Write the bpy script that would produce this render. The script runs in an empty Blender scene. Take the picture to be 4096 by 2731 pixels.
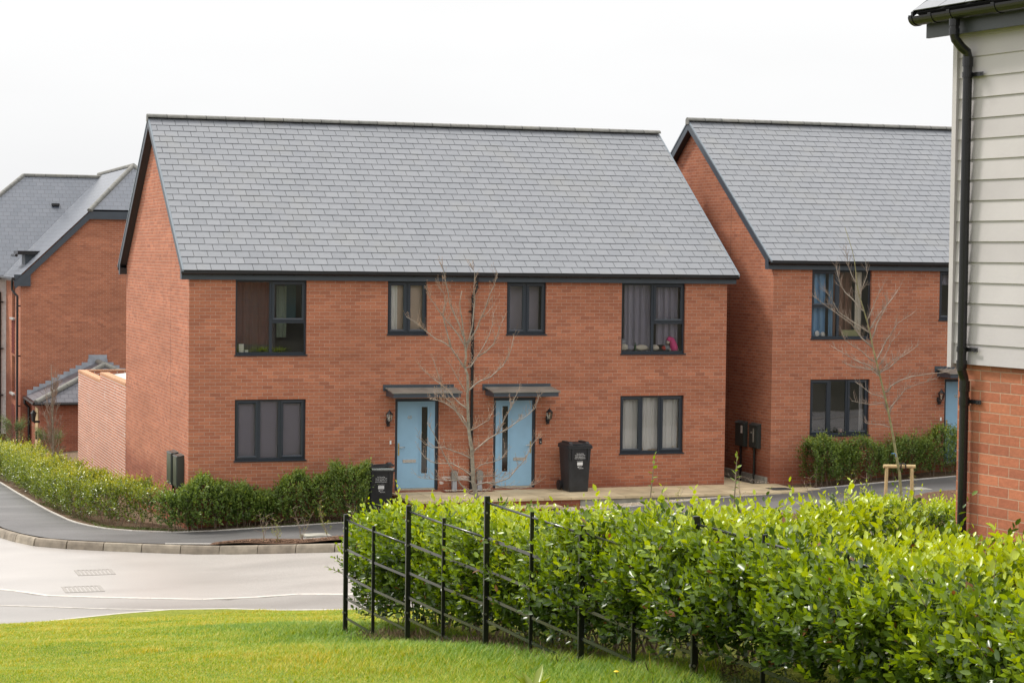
import bpy, math, random
import numpy as np
from mathutils import Vector, Matrix

# ------------------------------------------------------------ camera, sky, sun, exposure
scn = bpy.context.scene
COL = scn.collection
CAM = Vector((-7.466, -44.175, 5.336))
YAW, PIT, ROL = 0.3199, 0.0397, -0.0120
fw = Vector((math.sin(YAW)*math.cos(PIT), math.cos(YAW)*math.cos(PIT), -math.sin(PIT)))
rt0 = Vector((math.cos(YAW), -math.sin(YAW), 0)); up0 = rt0.cross(fw)
rt = rt0*math.cos(ROL) - up0*math.sin(ROL); up = rt0*math.sin(ROL) + up0*math.cos(ROL)
cd = bpy.data.cameras.new('camera'); cam = bpy.data.objects.new('camera', cd); COL.objects.link(cam)
cam.matrix_world = Matrix(((rt.x, up.x, -fw.x, CAM.x), (rt.y, up.y, -fw.y, CAM.y), (rt.z, up.z, -fw.z, CAM.z), (0, 0, 0, 1)))
cd.sensor_width = 36; cd.lens = 8415.3/4096*36; cd.clip_start = 0.1; cd.clip_end = 6000
scn.camera = cam
cd.dof.use_dof = False

SUN_EL, SUN_AZ = math.radians(54), math.radians(-46)      # azimuth from +Y towards +X
w = bpy.data.worlds.new("World"); scn.world = w; w.use_nodes = True
nt = w.node_tree; bg = nt.nodes['Background']
sky = nt.nodes.new('ShaderNodeTexSky'); sky.sky_type = 'NISHITA'; sky.sun_disc = False
sky.sun_elevation = SUN_EL; sky.sun_rotation = SUN_AZ; sky.dust_density = 6.0; sky.air_density = 1.2; sky.ozone_density = 1.0
hs_ = nt.nodes.new('ShaderNodeHueSaturation'); hs_.inputs['Saturation'].default_value = 0.10; hs_.inputs['Value'].default_value = 1.0
# an even overcast veil mixed over the clear sky
veil = nt.nodes.new('ShaderNodeMixRGB'); veil.blend_type = 'MIX'; veil.inputs[0].default_value = 0.88
# overcast: paler and dimmer at the horizon, brighter overhead, with very faint cloud tone
wtc = nt.nodes.new('ShaderNodeTexCoord'); wsx = nt.nodes.new('ShaderNodeSeparateXYZ'); nt.links.new(wtc.outputs['Generated'], wsx.inputs[0])
wr = nt.nodes.new('ShaderNodeValToRGB'); nt.links.new(wsx.outputs['Z'], wr.inputs[0]); we = wr.color_ramp.elements
we[0].position = 0; we[0].color = (.485, .487, .492, 1); we[1].position = 1; we[1].color = (1, .99, .97, 1)
for q_, c_ in ((.06, (.505, .507, .51)), (.14, (.535, .535, .535)), (.35, (.73, .725, .72))): x_ = we.new(q_); x_.color = (*c_, 1)
wmp = nt.nodes.new('ShaderNodeMapping'); wmp.inputs['Scale'].default_value = (2.2, 2.2, 7); nt.links.new(wtc.outputs['Generated'], wmp.inputs[0])
wn = nt.nodes.new('ShaderNodeTexNoise'); wn.inputs['Scale'].default_value = 1.6; wn.inputs['Detail'].default_value = 4; nt.links.new(wmp.outputs[0], wn.inputs['Vector'])
wm = nt.nodes.new('ShaderNodeMapRange'); wm.inputs['To Min'].default_value = 11.9; wm.inputs['To Max'].default_value = 14.3; nt.links.new(wn.outputs['Fac'], wm.inputs['Value'])
wv = nt.nodes.new('ShaderNodeVectorMath'); wv.operation = 'SCALE'; nt.links.new(wr.outputs[0], wv.inputs[0]); nt.links.new(wm.outputs[0], wv.inputs['Scale']); nt.links.new(wv.outputs[0], veil.inputs[2])
nt.links.new(sky.outputs[0], hs_.inputs['Color']); nt.links.new(hs_.outputs[0], veil.inputs[1]); nt.links.new(veil.outputs[0], bg.inputs[0])
bg.inputs[1].default_value = 0.115
sl = bpy.data.lights.new('sun', 'SUN'); sl.energy = 2.4; sl.angle = math.radians(9); sl.color = (1, .95, .87)
so = bpy.data.objects.new('sun', sl); COL.objects.link(so)
sd = Vector((math.sin(SUN_AZ)*math.cos(SUN_EL), math.cos(SUN_AZ)*math.cos(SUN_EL), math.sin(SUN_EL)))
so.rotation_euler = sd.to_track_quat('Z', 'Y').to_euler(); so.location = (-30, 40, 60)
scn.view_settings.view_transform = 'Standard'; scn.view_settings.look = 'None'
scn.view_settings.exposure = 0.45; scn.view_settings.gamma = 1
random.seed(7); rng = np.random.default_rng(7)

# ------------------------------------------------------------ helpers
class MB:
    def __init__(s): s.v = []; s.f = []; s.uv = []; s.a = []
    def face(s, pts, uv=None, a=0.5):
        n = len(s.v); s.v += [tuple(p) for p in pts]; s.f.append(tuple(range(n, n+len(pts))))
        s.uv.append(uv if uv else [(p[0]+p[1], p[2]) for p in pts]); s.a.append(a)
    def box(s, x0, x1, y0, y1, z0, z1, a=0.5):
        P = lambda i, j, k: ((x0, x1)[i], (y0, y1)[j], (z0, z1)[k])
        for q in (((0,0,0),(1,0,0),(1,0,1),(0,0,1)), ((1,0,0),(1,1,0),(1,1,1),(1,0,1)), ((1,1,0),(0,1,0),(0,1,1),(1,1,1)),
                  ((0,1,0),(0,0,0),(0,0,1),(0,1,1)), ((0,0,1),(1,0,1),(1,1,1),(0,1,1)), ((0,1,0),(1,1,0),(1,0,0),(0,0,0))):
            s.face([P(*c) for c in q], a=a)
    def prism(s, prof, p0, p1, ux, uy, caps=True, a=0.5):
        """profile (list of 2D) swept from p0 to p1; ux,uy are the profile axes"""
        p0, p1, ux, uy = map(Vector, (p0, p1, ux, uy))
        A = [p0+ux*c[0]+uy*c[1] for c in prof]; B = [p1+ux*c[0]+uy*c[1] for c in prof]
        L = (p1-p0).length; n = len(prof); acc = 0
        for i in range(n):
            j = (i+1) % n; d = (A[j]-A[i]).length
            s.face([A[i], A[j], B[j], B[i]], [(0, acc), (0, acc+d), (L, acc+d), (L, acc)], a); acc += d
        if caps: s.face(list(reversed(A)), a=a); s.face(B, a=a)
    def tube(s, pts, rad, n=8, caps=True, a=0.5):
        pts = [Vector(p) for p in pts]
        if not hasattr(rad, '__len__'): rad = [rad]*len(pts)
        rings = []; ref = None
        for i, p in enumerate(pts):
            d = (pts[min(i+1, len(pts)-1)]-pts[max(i-1, 0)]).normalized()
            if ref is None: ref = Vector((0, 0, 1)) if abs(d.z) < .9 else Vector((1, 0, 0))
            x = (ref-d*ref.dot(d)).normalized(); ref = x; y = d.cross(x)
            rings.append([p+(x*math.cos(2*math.pi*k/n)+y*math.sin(2*math.pi*k/n))*rad[i] for k in range(n)])
        base = len(s.v)
        for r in rings: s.v += [tuple(q) for q in r]
        for i in range(len(rings)-1):
            for k in range(n):
                k2 = (k+1) % n; s.f.append((base+i*n+k, base+i*n+k2, base+(i+1)*n+k2, base+(i+1)*n+k))
                s.uv.append([(0, 0)]*4); s.a.append(a)
        if caps:
            s.f.append(tuple(base+k for k in reversed(range(n)))); s.uv.append([(0, 0)]*n); s.a.append(a)
            s.f.append(tuple(base+(len(rings)-1)*n+k for k in range(n))); s.uv.append([(0, 0)]*n); s.a.append(a)
    def build(s, name, mat, parent=None, smooth=False, loc=None, bevel=0):
        me = bpy.data.meshes.new(name); me.from_pydata(s.v, [], s.f); me.update()
        uvl = me.uv_layers.new(name='UVMap'); flat = [c for fu in s.uv for p in fu for c in p]
        uvl.data.foreach_set('uv', flat)
        at = me.attributes.new('rnd', 'FLOAT', 'FACE'); at.data.foreach_set('value', s.a)
        me.materials.append(mat)
        if smooth: me.polygons.foreach_set('use_smooth', [True]*len(me.polygons))
        o = bpy.data.objects.new(name, me); COL.objects.link(o)
        if parent: o.parent = parent
        if loc: o.location = loc
        if bevel:
            m = o.modifiers.new('b', 'BEVEL'); m.width = bevel; m.segments = 2; m.limit_method = 'ANGLE'; m.angle_limit = math.radians(40)
            wd = o.modifiers.new('w', 'WELD'); wd.merge_threshold = 1e-5
            o.modifiers.move(1, 0)
        return o

def root(name, label, cat, loc=(0, 0, 0), rz=0, group=None):
    o = bpy.data.objects.new(name, None); COL.objects.link(o); o.location = loc; o.rotation_euler = (0, 0, rz)
    o.empty_display_size = .2; o['label'] = label; o['category'] = cat
    if group: o['group'] = group
    return o
def tag(o, label, cat, group=None):
    o['label'] = label; o['category'] = cat
    if group: o['group'] = group
    return o
def struct(o): o['kind'] = 'structure'; return o

def mat(name):
    m = bpy.data.materials.new(name); m.use_nodes = True; n = m.node_tree
    return m, n, n.nodes['Principled BSDF']
def N(n, t, **k):
    x = n.nodes.new(t)
    for a, b in k.items(): setattr(x, a, b)
    return x
def simple(name, col, rough=.5, metal=0, noise=0, nscale=8, spec=.5, bump=0, bscale=60, rvar=0):
    m, n, p = mat(name)
    p.inputs['Base Color'].default_value = (*col, 1); p.inputs['Roughness'].default_value = rough
    p.inputs['Metallic'].default_value = metal; p.inputs['Specular IOR Level'].default_value = spec
    tc = N(n, 'ShaderNodeTexCoord')
    if noise:
        t = N(n, 'ShaderNodeTexNoise'); t.inputs['Scale'].default_value = nscale; t.inputs['Detail'].default_value = 6
        n.links.new(tc.outputs['Object'], t.inputs['Vector'])
        r = N(n, 'ShaderNodeMapRange'); r.inputs['From Min'].default_value = .3; r.inputs['From Max'].default_value = .7
        r.inputs['To Min'].default_value = 1-noise; r.inputs['To Max'].default_value = 1+noise
        n.links.new(t.outputs['Fac'], r.inputs['Value'])
        mx = N(n, 'ShaderNodeVectorMath', operation='SCALE'); mx.inputs[0].default_value = col
        n.links.new(r.outputs[0], mx.inputs['Scale']); n.links.new(mx.outputs[0], p.inputs['Base Color'])
        if rvar:
            q = N(n, 'ShaderNodeMapRange'); q.inputs['To Min'].default_value = rough-rvar; q.inputs['To Max'].default_value = rough+rvar
            n.links.new(t.outputs['Fac'], q.inputs['Value']); n.links.new(q.outputs[0], p.inputs['Roughness'])
    if bump:
        t2 = N(n, 'ShaderNodeTexNoise'); t2.inputs['Scale'].default_value = bscale; t2.inputs['Detail'].default_value = 4
        n.links.new(tc.outputs['Object'], t2.inputs['Vector'])
        b = N(n, 'ShaderNodeBump'); b.inputs['Strength'].default_value = bump; b.inputs['Distance'].default_value = .01
        n.links.new(t2.outputs['Fac'], b.inputs['Height']); n.links.new(b.outputs[0], p.inputs['Normal'])
    return m

def brick_mat(name, c1, c2, cm, stain=0.0, salt=0.0, dark=0.35, bw=.225, ms=.0048):
    m, n, p = mat(name); L = n.links.new
    uv = N(n, 'ShaderNodeUVMap'); uv.uv_map = 'UVMap'
    b = N(n, 'ShaderNodeTexBrick'); b.offset = .5; b.inputs['Scale'].default_value = 1
    b.inputs['Brick Width'].default_value = bw; b.inputs['Row Height'].default_value = .075
    b.inputs['Mortar Size'].default_value = ms; b.inputs['Mortar Smooth'].default_value = .25; b.inputs['Bias'].default_value = -.1
    b.inputs['Color1'].default_value = (*c1, 1); b.inputs['Color2'].default_value = (*c2, 1); b.inputs['Mortar'].default_value = (*cm, 1)
    L(uv.outputs[0], b.inputs['Vector'])
    # second per-brick randomness: occasional dark, kiln-marked bricks
    b2 = N(n, 'ShaderNodeTexBrick'); b2.offset = .5; b2.inputs['Scale'].default_value = 1
    for k, v_ in (('Brick Width', bw), ('Row Height', .075), ('Mortar Size', 0.0), ('Bias', 0.0)): b2.inputs[k].default_value = v_
    b2.inputs['Color1'].default_value = (0, 0, 0, 1); b2.inputs['Color2'].default_value = (1, 1, 1, 1)
    sh = N(n, 'ShaderNodeVectorMath', operation='ADD'); sh.inputs[1].default_value = (bw*40, .075*26, 0)
    L(uv.outputs[0], sh.inputs[0]); L(sh.outputs[0], b2.inputs['Vector'])
    # broad bands of darker courses and lighter areas (firing variation)
    mp = N(n, 'ShaderNodeMapping'); mp.inputs['Scale'].default_value = (.33, 1.7, 1); L(uv.outputs[0], mp.inputs[0])
    t = N(n, 'ShaderNodeTexNoise'); t.inputs['Scale'].default_value = 1.2; t.inputs['Detail'].default_value = 5; L(mp.outputs[0], t.inputs['Vector'])
    add = N(n, 'ShaderNodeMath', operation='MULTIPLY'); L(b2.outputs['Color'], add.inputs[0]); L(t.outputs['Fac'], add.inputs[1])
    rg = N(n, 'ShaderNodeMapRange'); rg.inputs['From Min'].default_value = .40; rg.inputs['From Max'].default_value = .62
    rg.inputs['To Min'].default_value = 0; rg.inputs['To Max'].default_value = dark; L(add.outputs[0], rg.inputs['Value'])
    # fine grain in each brick
    t2 = N(n, 'ShaderNodeTexNoise'); t2.inputs['Scale'].default_value = 22; t2.inputs['Detail'].default_value = 6; t2.inputs['Roughness'].default_value = .7
    mp2 = N(n, 'ShaderNodeMapping'); mp2.inputs['Scale'].default_value = (1, 1.6, 1); L(uv.outputs[0], mp2.inputs[0]); L(mp2.outputs[0], t2.inputs['Vector'])
    g = N(n, 'ShaderNodeMapRange'); g.inputs['From Min'].default_value = .3; g.inputs['From Max'].default_value = .7
    g.inputs['To Min'].default_value = .84; g.inputs['To Max'].default_value = 1.16; L(t2.outputs['Fac'], g.inputs['Value'])
    lg = N(n, 'ShaderNodeMapRange'); lg.inputs['From Min'].default_value = .3; lg.inputs['From Max'].default_value = .7
    lg.inputs['To Min'].default_value = .83; lg.inputs['To Max'].default_value = 1.14; L(t.outputs['Fac'], lg.inputs['Value'])
    mm = N(n, 'ShaderNodeMath', operation='MULTIPLY'); L(g.outputs[0], mm.inputs[0]); L(lg.outputs[0], mm.inputs[1])
    sc = N(n, 'ShaderNodeVectorMath', operation='SCALE'); L(b.outputs['Color'], sc.inputs[0]); L(mm.outputs[0], sc.inputs['Scale'])
    dk = N(n, 'ShaderNodeMixRGB'); dk.inputs[2].default_value = (.12, .055, .045, 1); L(rg.outputs[0], dk.inputs[0]); L(sc.outputs[0], dk.inputs[1])
    outc = dk.outputs[0]
    sx = N(n, 'ShaderNodeSeparateXYZ'); L(uv.outputs[0], sx.inputs[0])
    if salt:   # lime bloom: white on the joints and in vertical smears
        t3 = N(n, 'ShaderNodeTexNoise'); t3.inputs['Scale'].default_value = 1.1; t3.inputs['Detail'].default_value = 7; t3.inputs['Roughness'].default_value = .65
        L(uv.outputs[0], t3.inputs['Vector'])
        r3 = N(n, 'ShaderNodeMapRange'); r3.inputs['From Min'].default_value = .56; r3.inputs['From Max'].default_value = .85
        r3.inputs['To Max'].default_value = salt; L(t3.outputs['Fac'], r3.inputs['Value'])
        jm = N(n, 'ShaderNodeMath', operation='MULTIPLY_ADD'); L(b.outputs['Fac'], jm.inputs[0]); jm.inputs[1].default_value = salt; L(r3.outputs[0], jm.inputs[2])
        t4 = N(n, 'ShaderNodeTexNoise'); t4.inputs['Scale'].default_value = 9; t4.inputs['Detail'].default_value = 5; L(uv.outputs[0], t4.inputs['Vector'])
        r4 = N(n, 'ShaderNodeMapRange'); r4.inputs['From Min'].default_value = .42; r4.inputs['From Max'].default_value = .62; L(t4.outputs['Fac'], r4.inputs['Value'])
        k = N(n, 'ShaderNodeMath', operation='MULTIPLY', use_clamp=True); L(jm.outputs[0], k.inputs[0]); L(r4.outputs[0], k.inputs[1])
        mx_ = N(n, 'ShaderNodeMixRGB'); mx_.inputs[2].default_value = (.72, .68, .64, 1); L(k.outputs[0], mx_.inputs[0]); L(outc, mx_.inputs[1]); outc = mx_.outputs[0]
    if stain:  # damp, dirtier brickwork in the lowest courses
        t5 = N(n, 'ShaderNodeTexNoise'); t5.inputs['Scale'].default_value = 1.3; L(uv.outputs[0], t5.inputs['Vector'])
        hh = N(n, 'ShaderNodeMath', operation='MULTIPLY_ADD'); L(t5.outputs['Fac'], hh.inputs[0]); hh.inputs[1].default_value = -.9; L(sx.outputs['Y'], hh.inputs[2])
        r5 = N(n, 'ShaderNodeMapRange'); r5.inputs['From Min'].default_value = .15; r5.inputs['From Max'].default_value = -.25
        r5.inputs['To Max'].default_value = stain; L(hh.outputs[0], r5.inputs['Value'])
        m5 = N(n, 'ShaderNodeMixRGB', blend_type='MULTIPLY'); m5.inputs[2].default_value = (.62, .5, .5, 1); L(r5.outputs[0], m5.inputs[0]); L(outc, m5.inputs[1]); outc = m5.outputs[0]
    L(outc, p.inputs['Base Color'])
    p.inputs['Roughness'].default_value = .85; p.inputs['Specular IOR Level'].default_value = .25
    h = N(n, 'ShaderNodeMath', operation='MULTIPLY_ADD'); L(b.outputs['Fac'], h.inputs[0]); h.inputs[1].default_value = -1; 
    h2 = N(n, 'ShaderNodeMath', operation='MULTIPLY'); L(t2.outputs['Fac'], h2.inputs[0]); h2.inputs[1].default_value = .5; L(h2.outputs[0], h.inputs[2])
    bp = N(n, 'ShaderNodeBump'); bp.inputs['Strength'].default_value = .7; bp.inputs['Distance'].default_value = .006
    L(h.outputs[0], bp.inputs['Height']); L(bp.outputs[0], p.inputs['Normal'])
    return m

def rnd_mat(name, ca, cb, rough=.5, spec=.5, noise=.12, nscale=12, bump=.3, bscale=80, rr=.08, lichen=0):
    """each slate/tile takes its own tone and gloss from the face attribute rnd"""
    m, n, p = mat(name); L = n.links.new
    at = N(n, 'ShaderNodeAttribute'); at.attribute_name = 'rnd'
    mx = N(n, 'ShaderNodeMixRGB'); mx.inputs[1].default_value = (*ca, 1); mx.inputs[2].default_value = (*cb, 1); L(at.outputs['Fac'], mx.inputs[0])
    tc = N(n, 'ShaderNodeTexCoord'); t = N(n, 'ShaderNodeTexNoise'); t.inputs['Scale'].default_value = nscale; t.inputs['Detail'].default_value = 6
    L(tc.outputs['Object'], t.inputs['Vector'])
    r = N(n, 'ShaderNodeMapRange'); r.inputs['From Min'].default_value = .3; r.inputs['From Max'].default_value = .7
    r.inputs['To Min'].default_value = 1-noise; r.inputs['To Max'].default_value = 1+noise; L(t.outputs['Fac'], r.inputs['Value'])
    s = N(n, 'ShaderNodeVectorMath', operation='SCALE'); L(mx.outputs[0], s.inputs[0]); L(r.outputs[0], s.inputs['Scale'])
    out = s.outputs[0]
    if lichen:
        t3 = N(n, 'ShaderNodeTexNoise'); t3.inputs['Scale'].default_value = .9; t3.inputs['Detail'].default_value = 8; L(tc.outputs['Object'], t3.inputs['Vector'])
        r3 = N(n, 'ShaderNodeMapRange'); r3.inputs['From Min'].default_value = .52; r3.inputs['From Max'].default_value = .75; r3.inputs['To Max'].default_value = lichen
        L(t3.outputs['Fac'], r3.inputs['Value'])
        m3 = N(n, 'ShaderNodeMixRGB'); m3.inputs[2].default_value = (.22, .21, .17, 1); L(r3.outputs[0], m3.inputs[0]); L(out, m3.inputs[1]); out = m3.outputs[0]
    L(out, p.inputs['Base Color'])
    q = N(n, 'ShaderNodeMapRange'); q.inputs['To Min'].default_value = rough-rr; q.inputs['To Max'].default_value = rough+rr
    L(at.outputs['Fac'], q.inputs['Value']); L(q.outputs[0], p.inputs['Roughness']); p.inputs['Specular IOR Level'].default_value = spec
    t2 = N(n, 'ShaderNodeTexNoise'); t2.inputs['Scale'].default_value = bscale; t2.inputs['Detail'].default_value = 3; L(tc.outputs['Object'], t2.inputs['Vector'])
    b = N(n, 'ShaderNodeBump'); b.inputs['Strength'].default_value = bump; b.inputs['Distance'].default_value = .006
    L(t2.outputs['Fac'], b.inputs['Height']); L(b.outputs[0], p.inputs['Normal'])
    return m

def leaf_mat(name, ramp, rough=.4, trans=.35, spec=.5):
    m, n, p = mat(name); L = n.links.new
    at = N(n, 'ShaderNodeAttribute'); at.attribute_name = 'col'
    cr = N(n, 'ShaderNodeValToRGB'); L(at.outputs['Fac'], cr.inputs[0]); e = cr.color_ramp.elements
    e[0].position = ramp[0][0]; e[0].color = (*ramp[0][1], 1); e[1].position = ramp[-1][0]; e[1].color = (*ramp[-1][1], 1)
    for q, c in ramp[1:-1]: x = e.new(q); x.color = (*c, 1)
    L(cr.outputs[0], p.inputs['Base Color']); p.inputs['Roughness'].default_value = rough; p.inputs['Specular IOR Level'].default_value = spec
    tr = N(n, 'ShaderNodeBsdfTranslucent'); hs = N(n, 'ShaderNodeHueSaturation'); hs.inputs['Hue'].default_value = .485; hs.inputs['Saturation'].default_value = 1.1; hs.inputs['Value'].default_value = 1.35
    L(cr.outputs[0], hs.inputs['Color']); L(hs.outputs[0], tr.inputs['Color'])
    ms = N(n, 'ShaderNodeMixShader'); ms.inputs[0].default_value = trans; L(p.outputs[0], ms.inputs[1]); L(tr.outputs[0], ms.inputs[2])
    L(ms.outputs[0], n.nodes['Material Output'].inputs['Surface'])
    return m

def glass_mat(name, tint=(1, 1, 1), base=.0, rough=.0):
    m, n, p = mat(name); L = n.links.new; n.nodes.remove(p)
    tr = N(n, 'ShaderNodeBsdfTransparent'); tr.inputs[0].default_value = (*[.985*c for c in tint], 1)
    gl = N(n, 'ShaderNodeBsdfGlossy'); gl.inputs['Roughness'].default_value = rough
    tc = N(n, 'ShaderNodeTexCoord'); t = N(n, 'ShaderNodeTexNoise'); t.inputs['Scale'].default_value = 1.6; L(tc.outputs['Object'], t.inputs['Vector'])
    b = N(n, 'ShaderNodeBump'); b.inputs['Strength'].default_value = .05; b.inputs['Distance'].default_value = .02; L(t.outputs['Fac'], b.inputs['Height']); L(b.outputs[0], gl.inputs['Normal'])
    fr = N(n, 'ShaderNodeFresnel'); fr.inputs[0].default_value = 1.5
    a = N(n, 'ShaderNodeMath', operation='ADD', use_clamp=True); a.inputs[1].default_value = base; L(fr.outputs[0], a.inputs[0])
    ms = N(n, 'ShaderNodeMixShader'); L(a.outputs[0], ms.inputs[0]); L(tr.outputs[0], ms.inputs[1]); L(gl.outputs[0], ms.inputs[2])
    L(ms.outputs[0], n.nodes['Material Output'].inputs['Surface'])
    return m

M = {}
M['brick'] = brick_mat('brick', (.425, .162, .090), (.325, .116, .066), (.43, .305, .235), stain=.8)
M['brick_salt'] = brick_mat('brick_salt', (.47, .18, .10), (.40, .145, .08), (.74, .69, .63), salt=.95, ms=.0085)
M['brick_near'] = brick_mat('brick_near', (.46, .17, .09), (.34, .115, .065), (.43, .28, .19), dark=.55, bw=.225)
M['brick_dark'] = brick_mat('brick_dark', (.22, .06, .05), (.16, .04, .035), (.30, .2, .16))
M['slate'] = rnd_mat('slate', (.142, .151, .170), (.185, .193, .212), rough=.38, spec=.8, lichen=.25, noise=.05)
M['slate_far'] = rnd_mat('slate_far', (.085, .098, .125), (.115, .128, .155), rough=.5, spec=.35)
M['underlay'] = simple('underlay', (.02, .02, .022), .8)
M['ridge'] = rnd_mat('ridge', (.15, .15, .14), (.20, .195, .18), rough=.7, spec=.3, noise=.2, lichen=.5)
M['clip'] = simple('clip', (.02, .02, .02), .5)
M['anth'] = simple('anthracite', (.045, .058, .075), .42, noise=.1, nscale=3)
M['upvc'] = simple('upvc', (.018, .026, .038), .33, bump=.15, bscale=250)
M['edge'] = simple('verge_trim', (.16, .19, .22), .4)
M['soffit'] = simple('soffit', (.03, .025, .025), .6)
M['gutter'] = simple('gutter', (.012, .012, .014), .25)
M['door'] = simple('door_paint', (.26, .445, .61), .42, noise=.04, nscale=5)
M['doorglass'] = glass_mat('door_glass', (.35, .33, .28), .05, .08)
M['glass'] = glass_mat('glass', (1, 1, 1), .0)
M['glass_dull'] = glass_mat('glass_dull', (.9, .9, .92), .02)
M['chrome'] = simple('chrome', (.6, .6, .58), .25, metal=1)
M['brass'] = simple('brass', (.55, .42, .2), .3, metal=1)
M['white'] = simple('white_plastic', (.75, .75, .73), .4)
M['black'] = simple('black_plastic', (.015, .015, .017), .42)
M['bin'] = simple('bin_plastic', (.018, .019, .022), .5, noise=.35, nscale=6, bump=.2, bscale=120, rvar=.1)
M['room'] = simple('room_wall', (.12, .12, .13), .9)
M['leadg'] = simple('lead', (.30, .32, .36), .6, noise=.25, nscale=3)
M['blind_grey'] = simple('blind_grey', (.37, .34, .40), .8)
M['blind_beige'] = simple('blind_beige', (.50, .39, .31), .8)
M['curt_white'] = simple('curtain_white', (.78, .77, .74), .8)
M['curt_grey'] = simple('curtain_grey', (.30, .29, .36), .8)
M['curt_blue'] = simple('curtain_blue', (.20, .38, .58), .7)
M['curt_brown'] = simple('curtain_brown', (.24, .13, .09), .8)
M['drape_dark'] = simple('drape_dark', (.10, .095, .10), .9)
M['sage'] = simple('sage_cloth', (.22, .27, .22), .85)
M['cream'] = simple('cream_cloth', (.68, .63, .53), .9)
M['pink'] = simple('pink_cloth', (.75, .07, .27), .7)
M['redt'] = simple('red_cloth', (.5, .04, .03), .8)
M['teal'] = simple('teal', (.05, .13, .16), .6)
M['clad'] = rnd_mat('cladding', (.455, .43, .437), (.50, .475, .48), rough=.6, spec=.3, noise=.05, nscale=2.5, bump=.15, bscale=40)
M['clad_far'] = rnd_mat('cladding_far', (.68, .67, .66), (.74, .73, .71), rough=.6, spec=.3)
M['kerb'] = rnd_mat('kerb', (.215, .18, .14), (.30, .26, .205), rough=.8, spec=.3, noise=.3, nscale=5, bump=.5, bscale=60)
M['edging'] = simple('edging', (.50, .47, .43), .8, noise=.15)
M['slab'] = simple('paving', (.50, .40, .25), .75, noise=.15, nscale=3, bump=.3, bscale=50)
M['concrete'] = simple('concrete', (.30, .29, .25), .85, noise=.35, nscale=5)
M['gravel_m'] = simple('gravel_m', (.46, .38, .28), .9, noise=.4, nscale=40, bump=1, bscale=70)
M['wood'] = simple('stake_wood', (.47, .34, .17), .7, noise=.2, nscale=14)
M['bark'] = simple('bark', (.23, .205, .155), .75, noise=.35, nscale=14, bump=.6, bscale=90)
M['twig'] = simple('twig', (.25, .185, .14), .6, noise=.3, nscale=6)
M['twig_l'] = simple('twig_light', (.26, .225, .18), .6, noise=.35, nscale=5)
M['bark_green'] = simple('bark_green', (.23, .215, .095), .75, noise=.35, nscale=9, bump=.5, bscale=90)
M['wooddoor'] = simple('timber_door', (.50, .37, .2), .6)
M['stone'] = simple('stone_sill', (.34, .33, .32), .8)
M['metalpost'] = simple('fence_paint', (.008, .009, .009), .28, spec=.6, bump=.1, bscale=90)
M['steel'] = simple('bolt_steel', (.35, .35, .33), .4, metal=1)
M['rail'] = simple('rail_paint', (.012, .013, .015), .22, spec=.7)
M['glow'] = glass_mat('lantern_glass', (.9, .88, .8), .1)
def asphalt(name, c, rough, sc, patch=.2, spec=.5):
    m, n, p = mat(name); L = n.links.new; tc = N(n, 'ShaderNodeTexCoord')
    a = N(n, 'ShaderNodeTexNoise'); a.inputs['Scale'].default_value = sc; a.inputs['Detail'].default_value = 3; L(tc.outputs['Object'], a.inputs['Vector'])
    v = N(n, 'ShaderNodeTexVoronoi'); v.inputs['Scale'].default_value = sc*1.3; L(tc.outputs['Object'], v.inputs['Vector'])
    mp = N(n, 'ShaderNodeMapping'); mp.inputs['Scale'].default_value = (.35, 1, 1); mp.inputs['Rotation'].default_value = (0, 0, .3); L(tc.outputs['Object'], mp.inputs[0])
    b = N(n, 'ShaderNodeTexNoise'); b.inputs['Scale'].default_value = 1.1; b.inputs['Detail'].default_value = 7; L(mp.outputs[0], b.inputs['Vector'])
    r1 = N(n, 'ShaderNodeMapRange'); r1.inputs['From Min'].default_value = .3; r1.inputs['From Max'].default_value = .7; r1.inputs['To Min'].default_value = .75; r1.inputs['To Max'].default_value = 1.25; L(a.outputs['Fac'], r1.inputs['Value'])
    r2 = N(n, 'ShaderNodeMapRange'); r2.inputs['From Min'].default_value = .3; r2.inputs['From Max'].default_value = .7; r2.inputs['To Min'].default_value = 1-patch; r2.inputs['To Max'].default_value = 1+patch; L(b.outputs['Fac'], r2.inputs['Value'])
    mu = N(n, 'ShaderNodeMath', operation='MULTIPLY'); L(r1.outputs[0], mu.inputs[0]); L(r2.outputs[0], mu.inputs[1])
    s = N(n, 'ShaderNodeVectorMath', operation='SCALE'); s.inputs[0].default_value = c; L(mu.outputs[0], s.inputs['Scale']); L(s.outputs[0], p.inputs['Base Color'])
    r3 = N(n, 'ShaderNodeMapRange'); r3.inputs['To Min'].default_value = rough-.04; r3.inputs['To Max'].default_value = rough+.04; L(b.outputs['Fac'], r3.inputs['Value']); L(r3.outputs[0], p.inputs['Roughness'])
    p.inputs['Specular IOR Level'].default_value = spec
    bp = N(n, 'ShaderNodeBump'); bp.inputs['Strength'].default_value = .35; bp.inputs['Distance'].default_value = .006; L(v.outputs['Distance'], bp.inputs['Height']); L(bp.outputs[0], p.inputs['Normal'])
    return m
M['road'] = asphalt('road', (.365, .342, .322), .36, 60, .10, .8)
M['drive'] = asphalt('drive', (.265, .248, .233), .38, 90, .12, .8)
M['path'] = asphalt('path', (.112, .109, .109), .55, 80, .3, .5)
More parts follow.
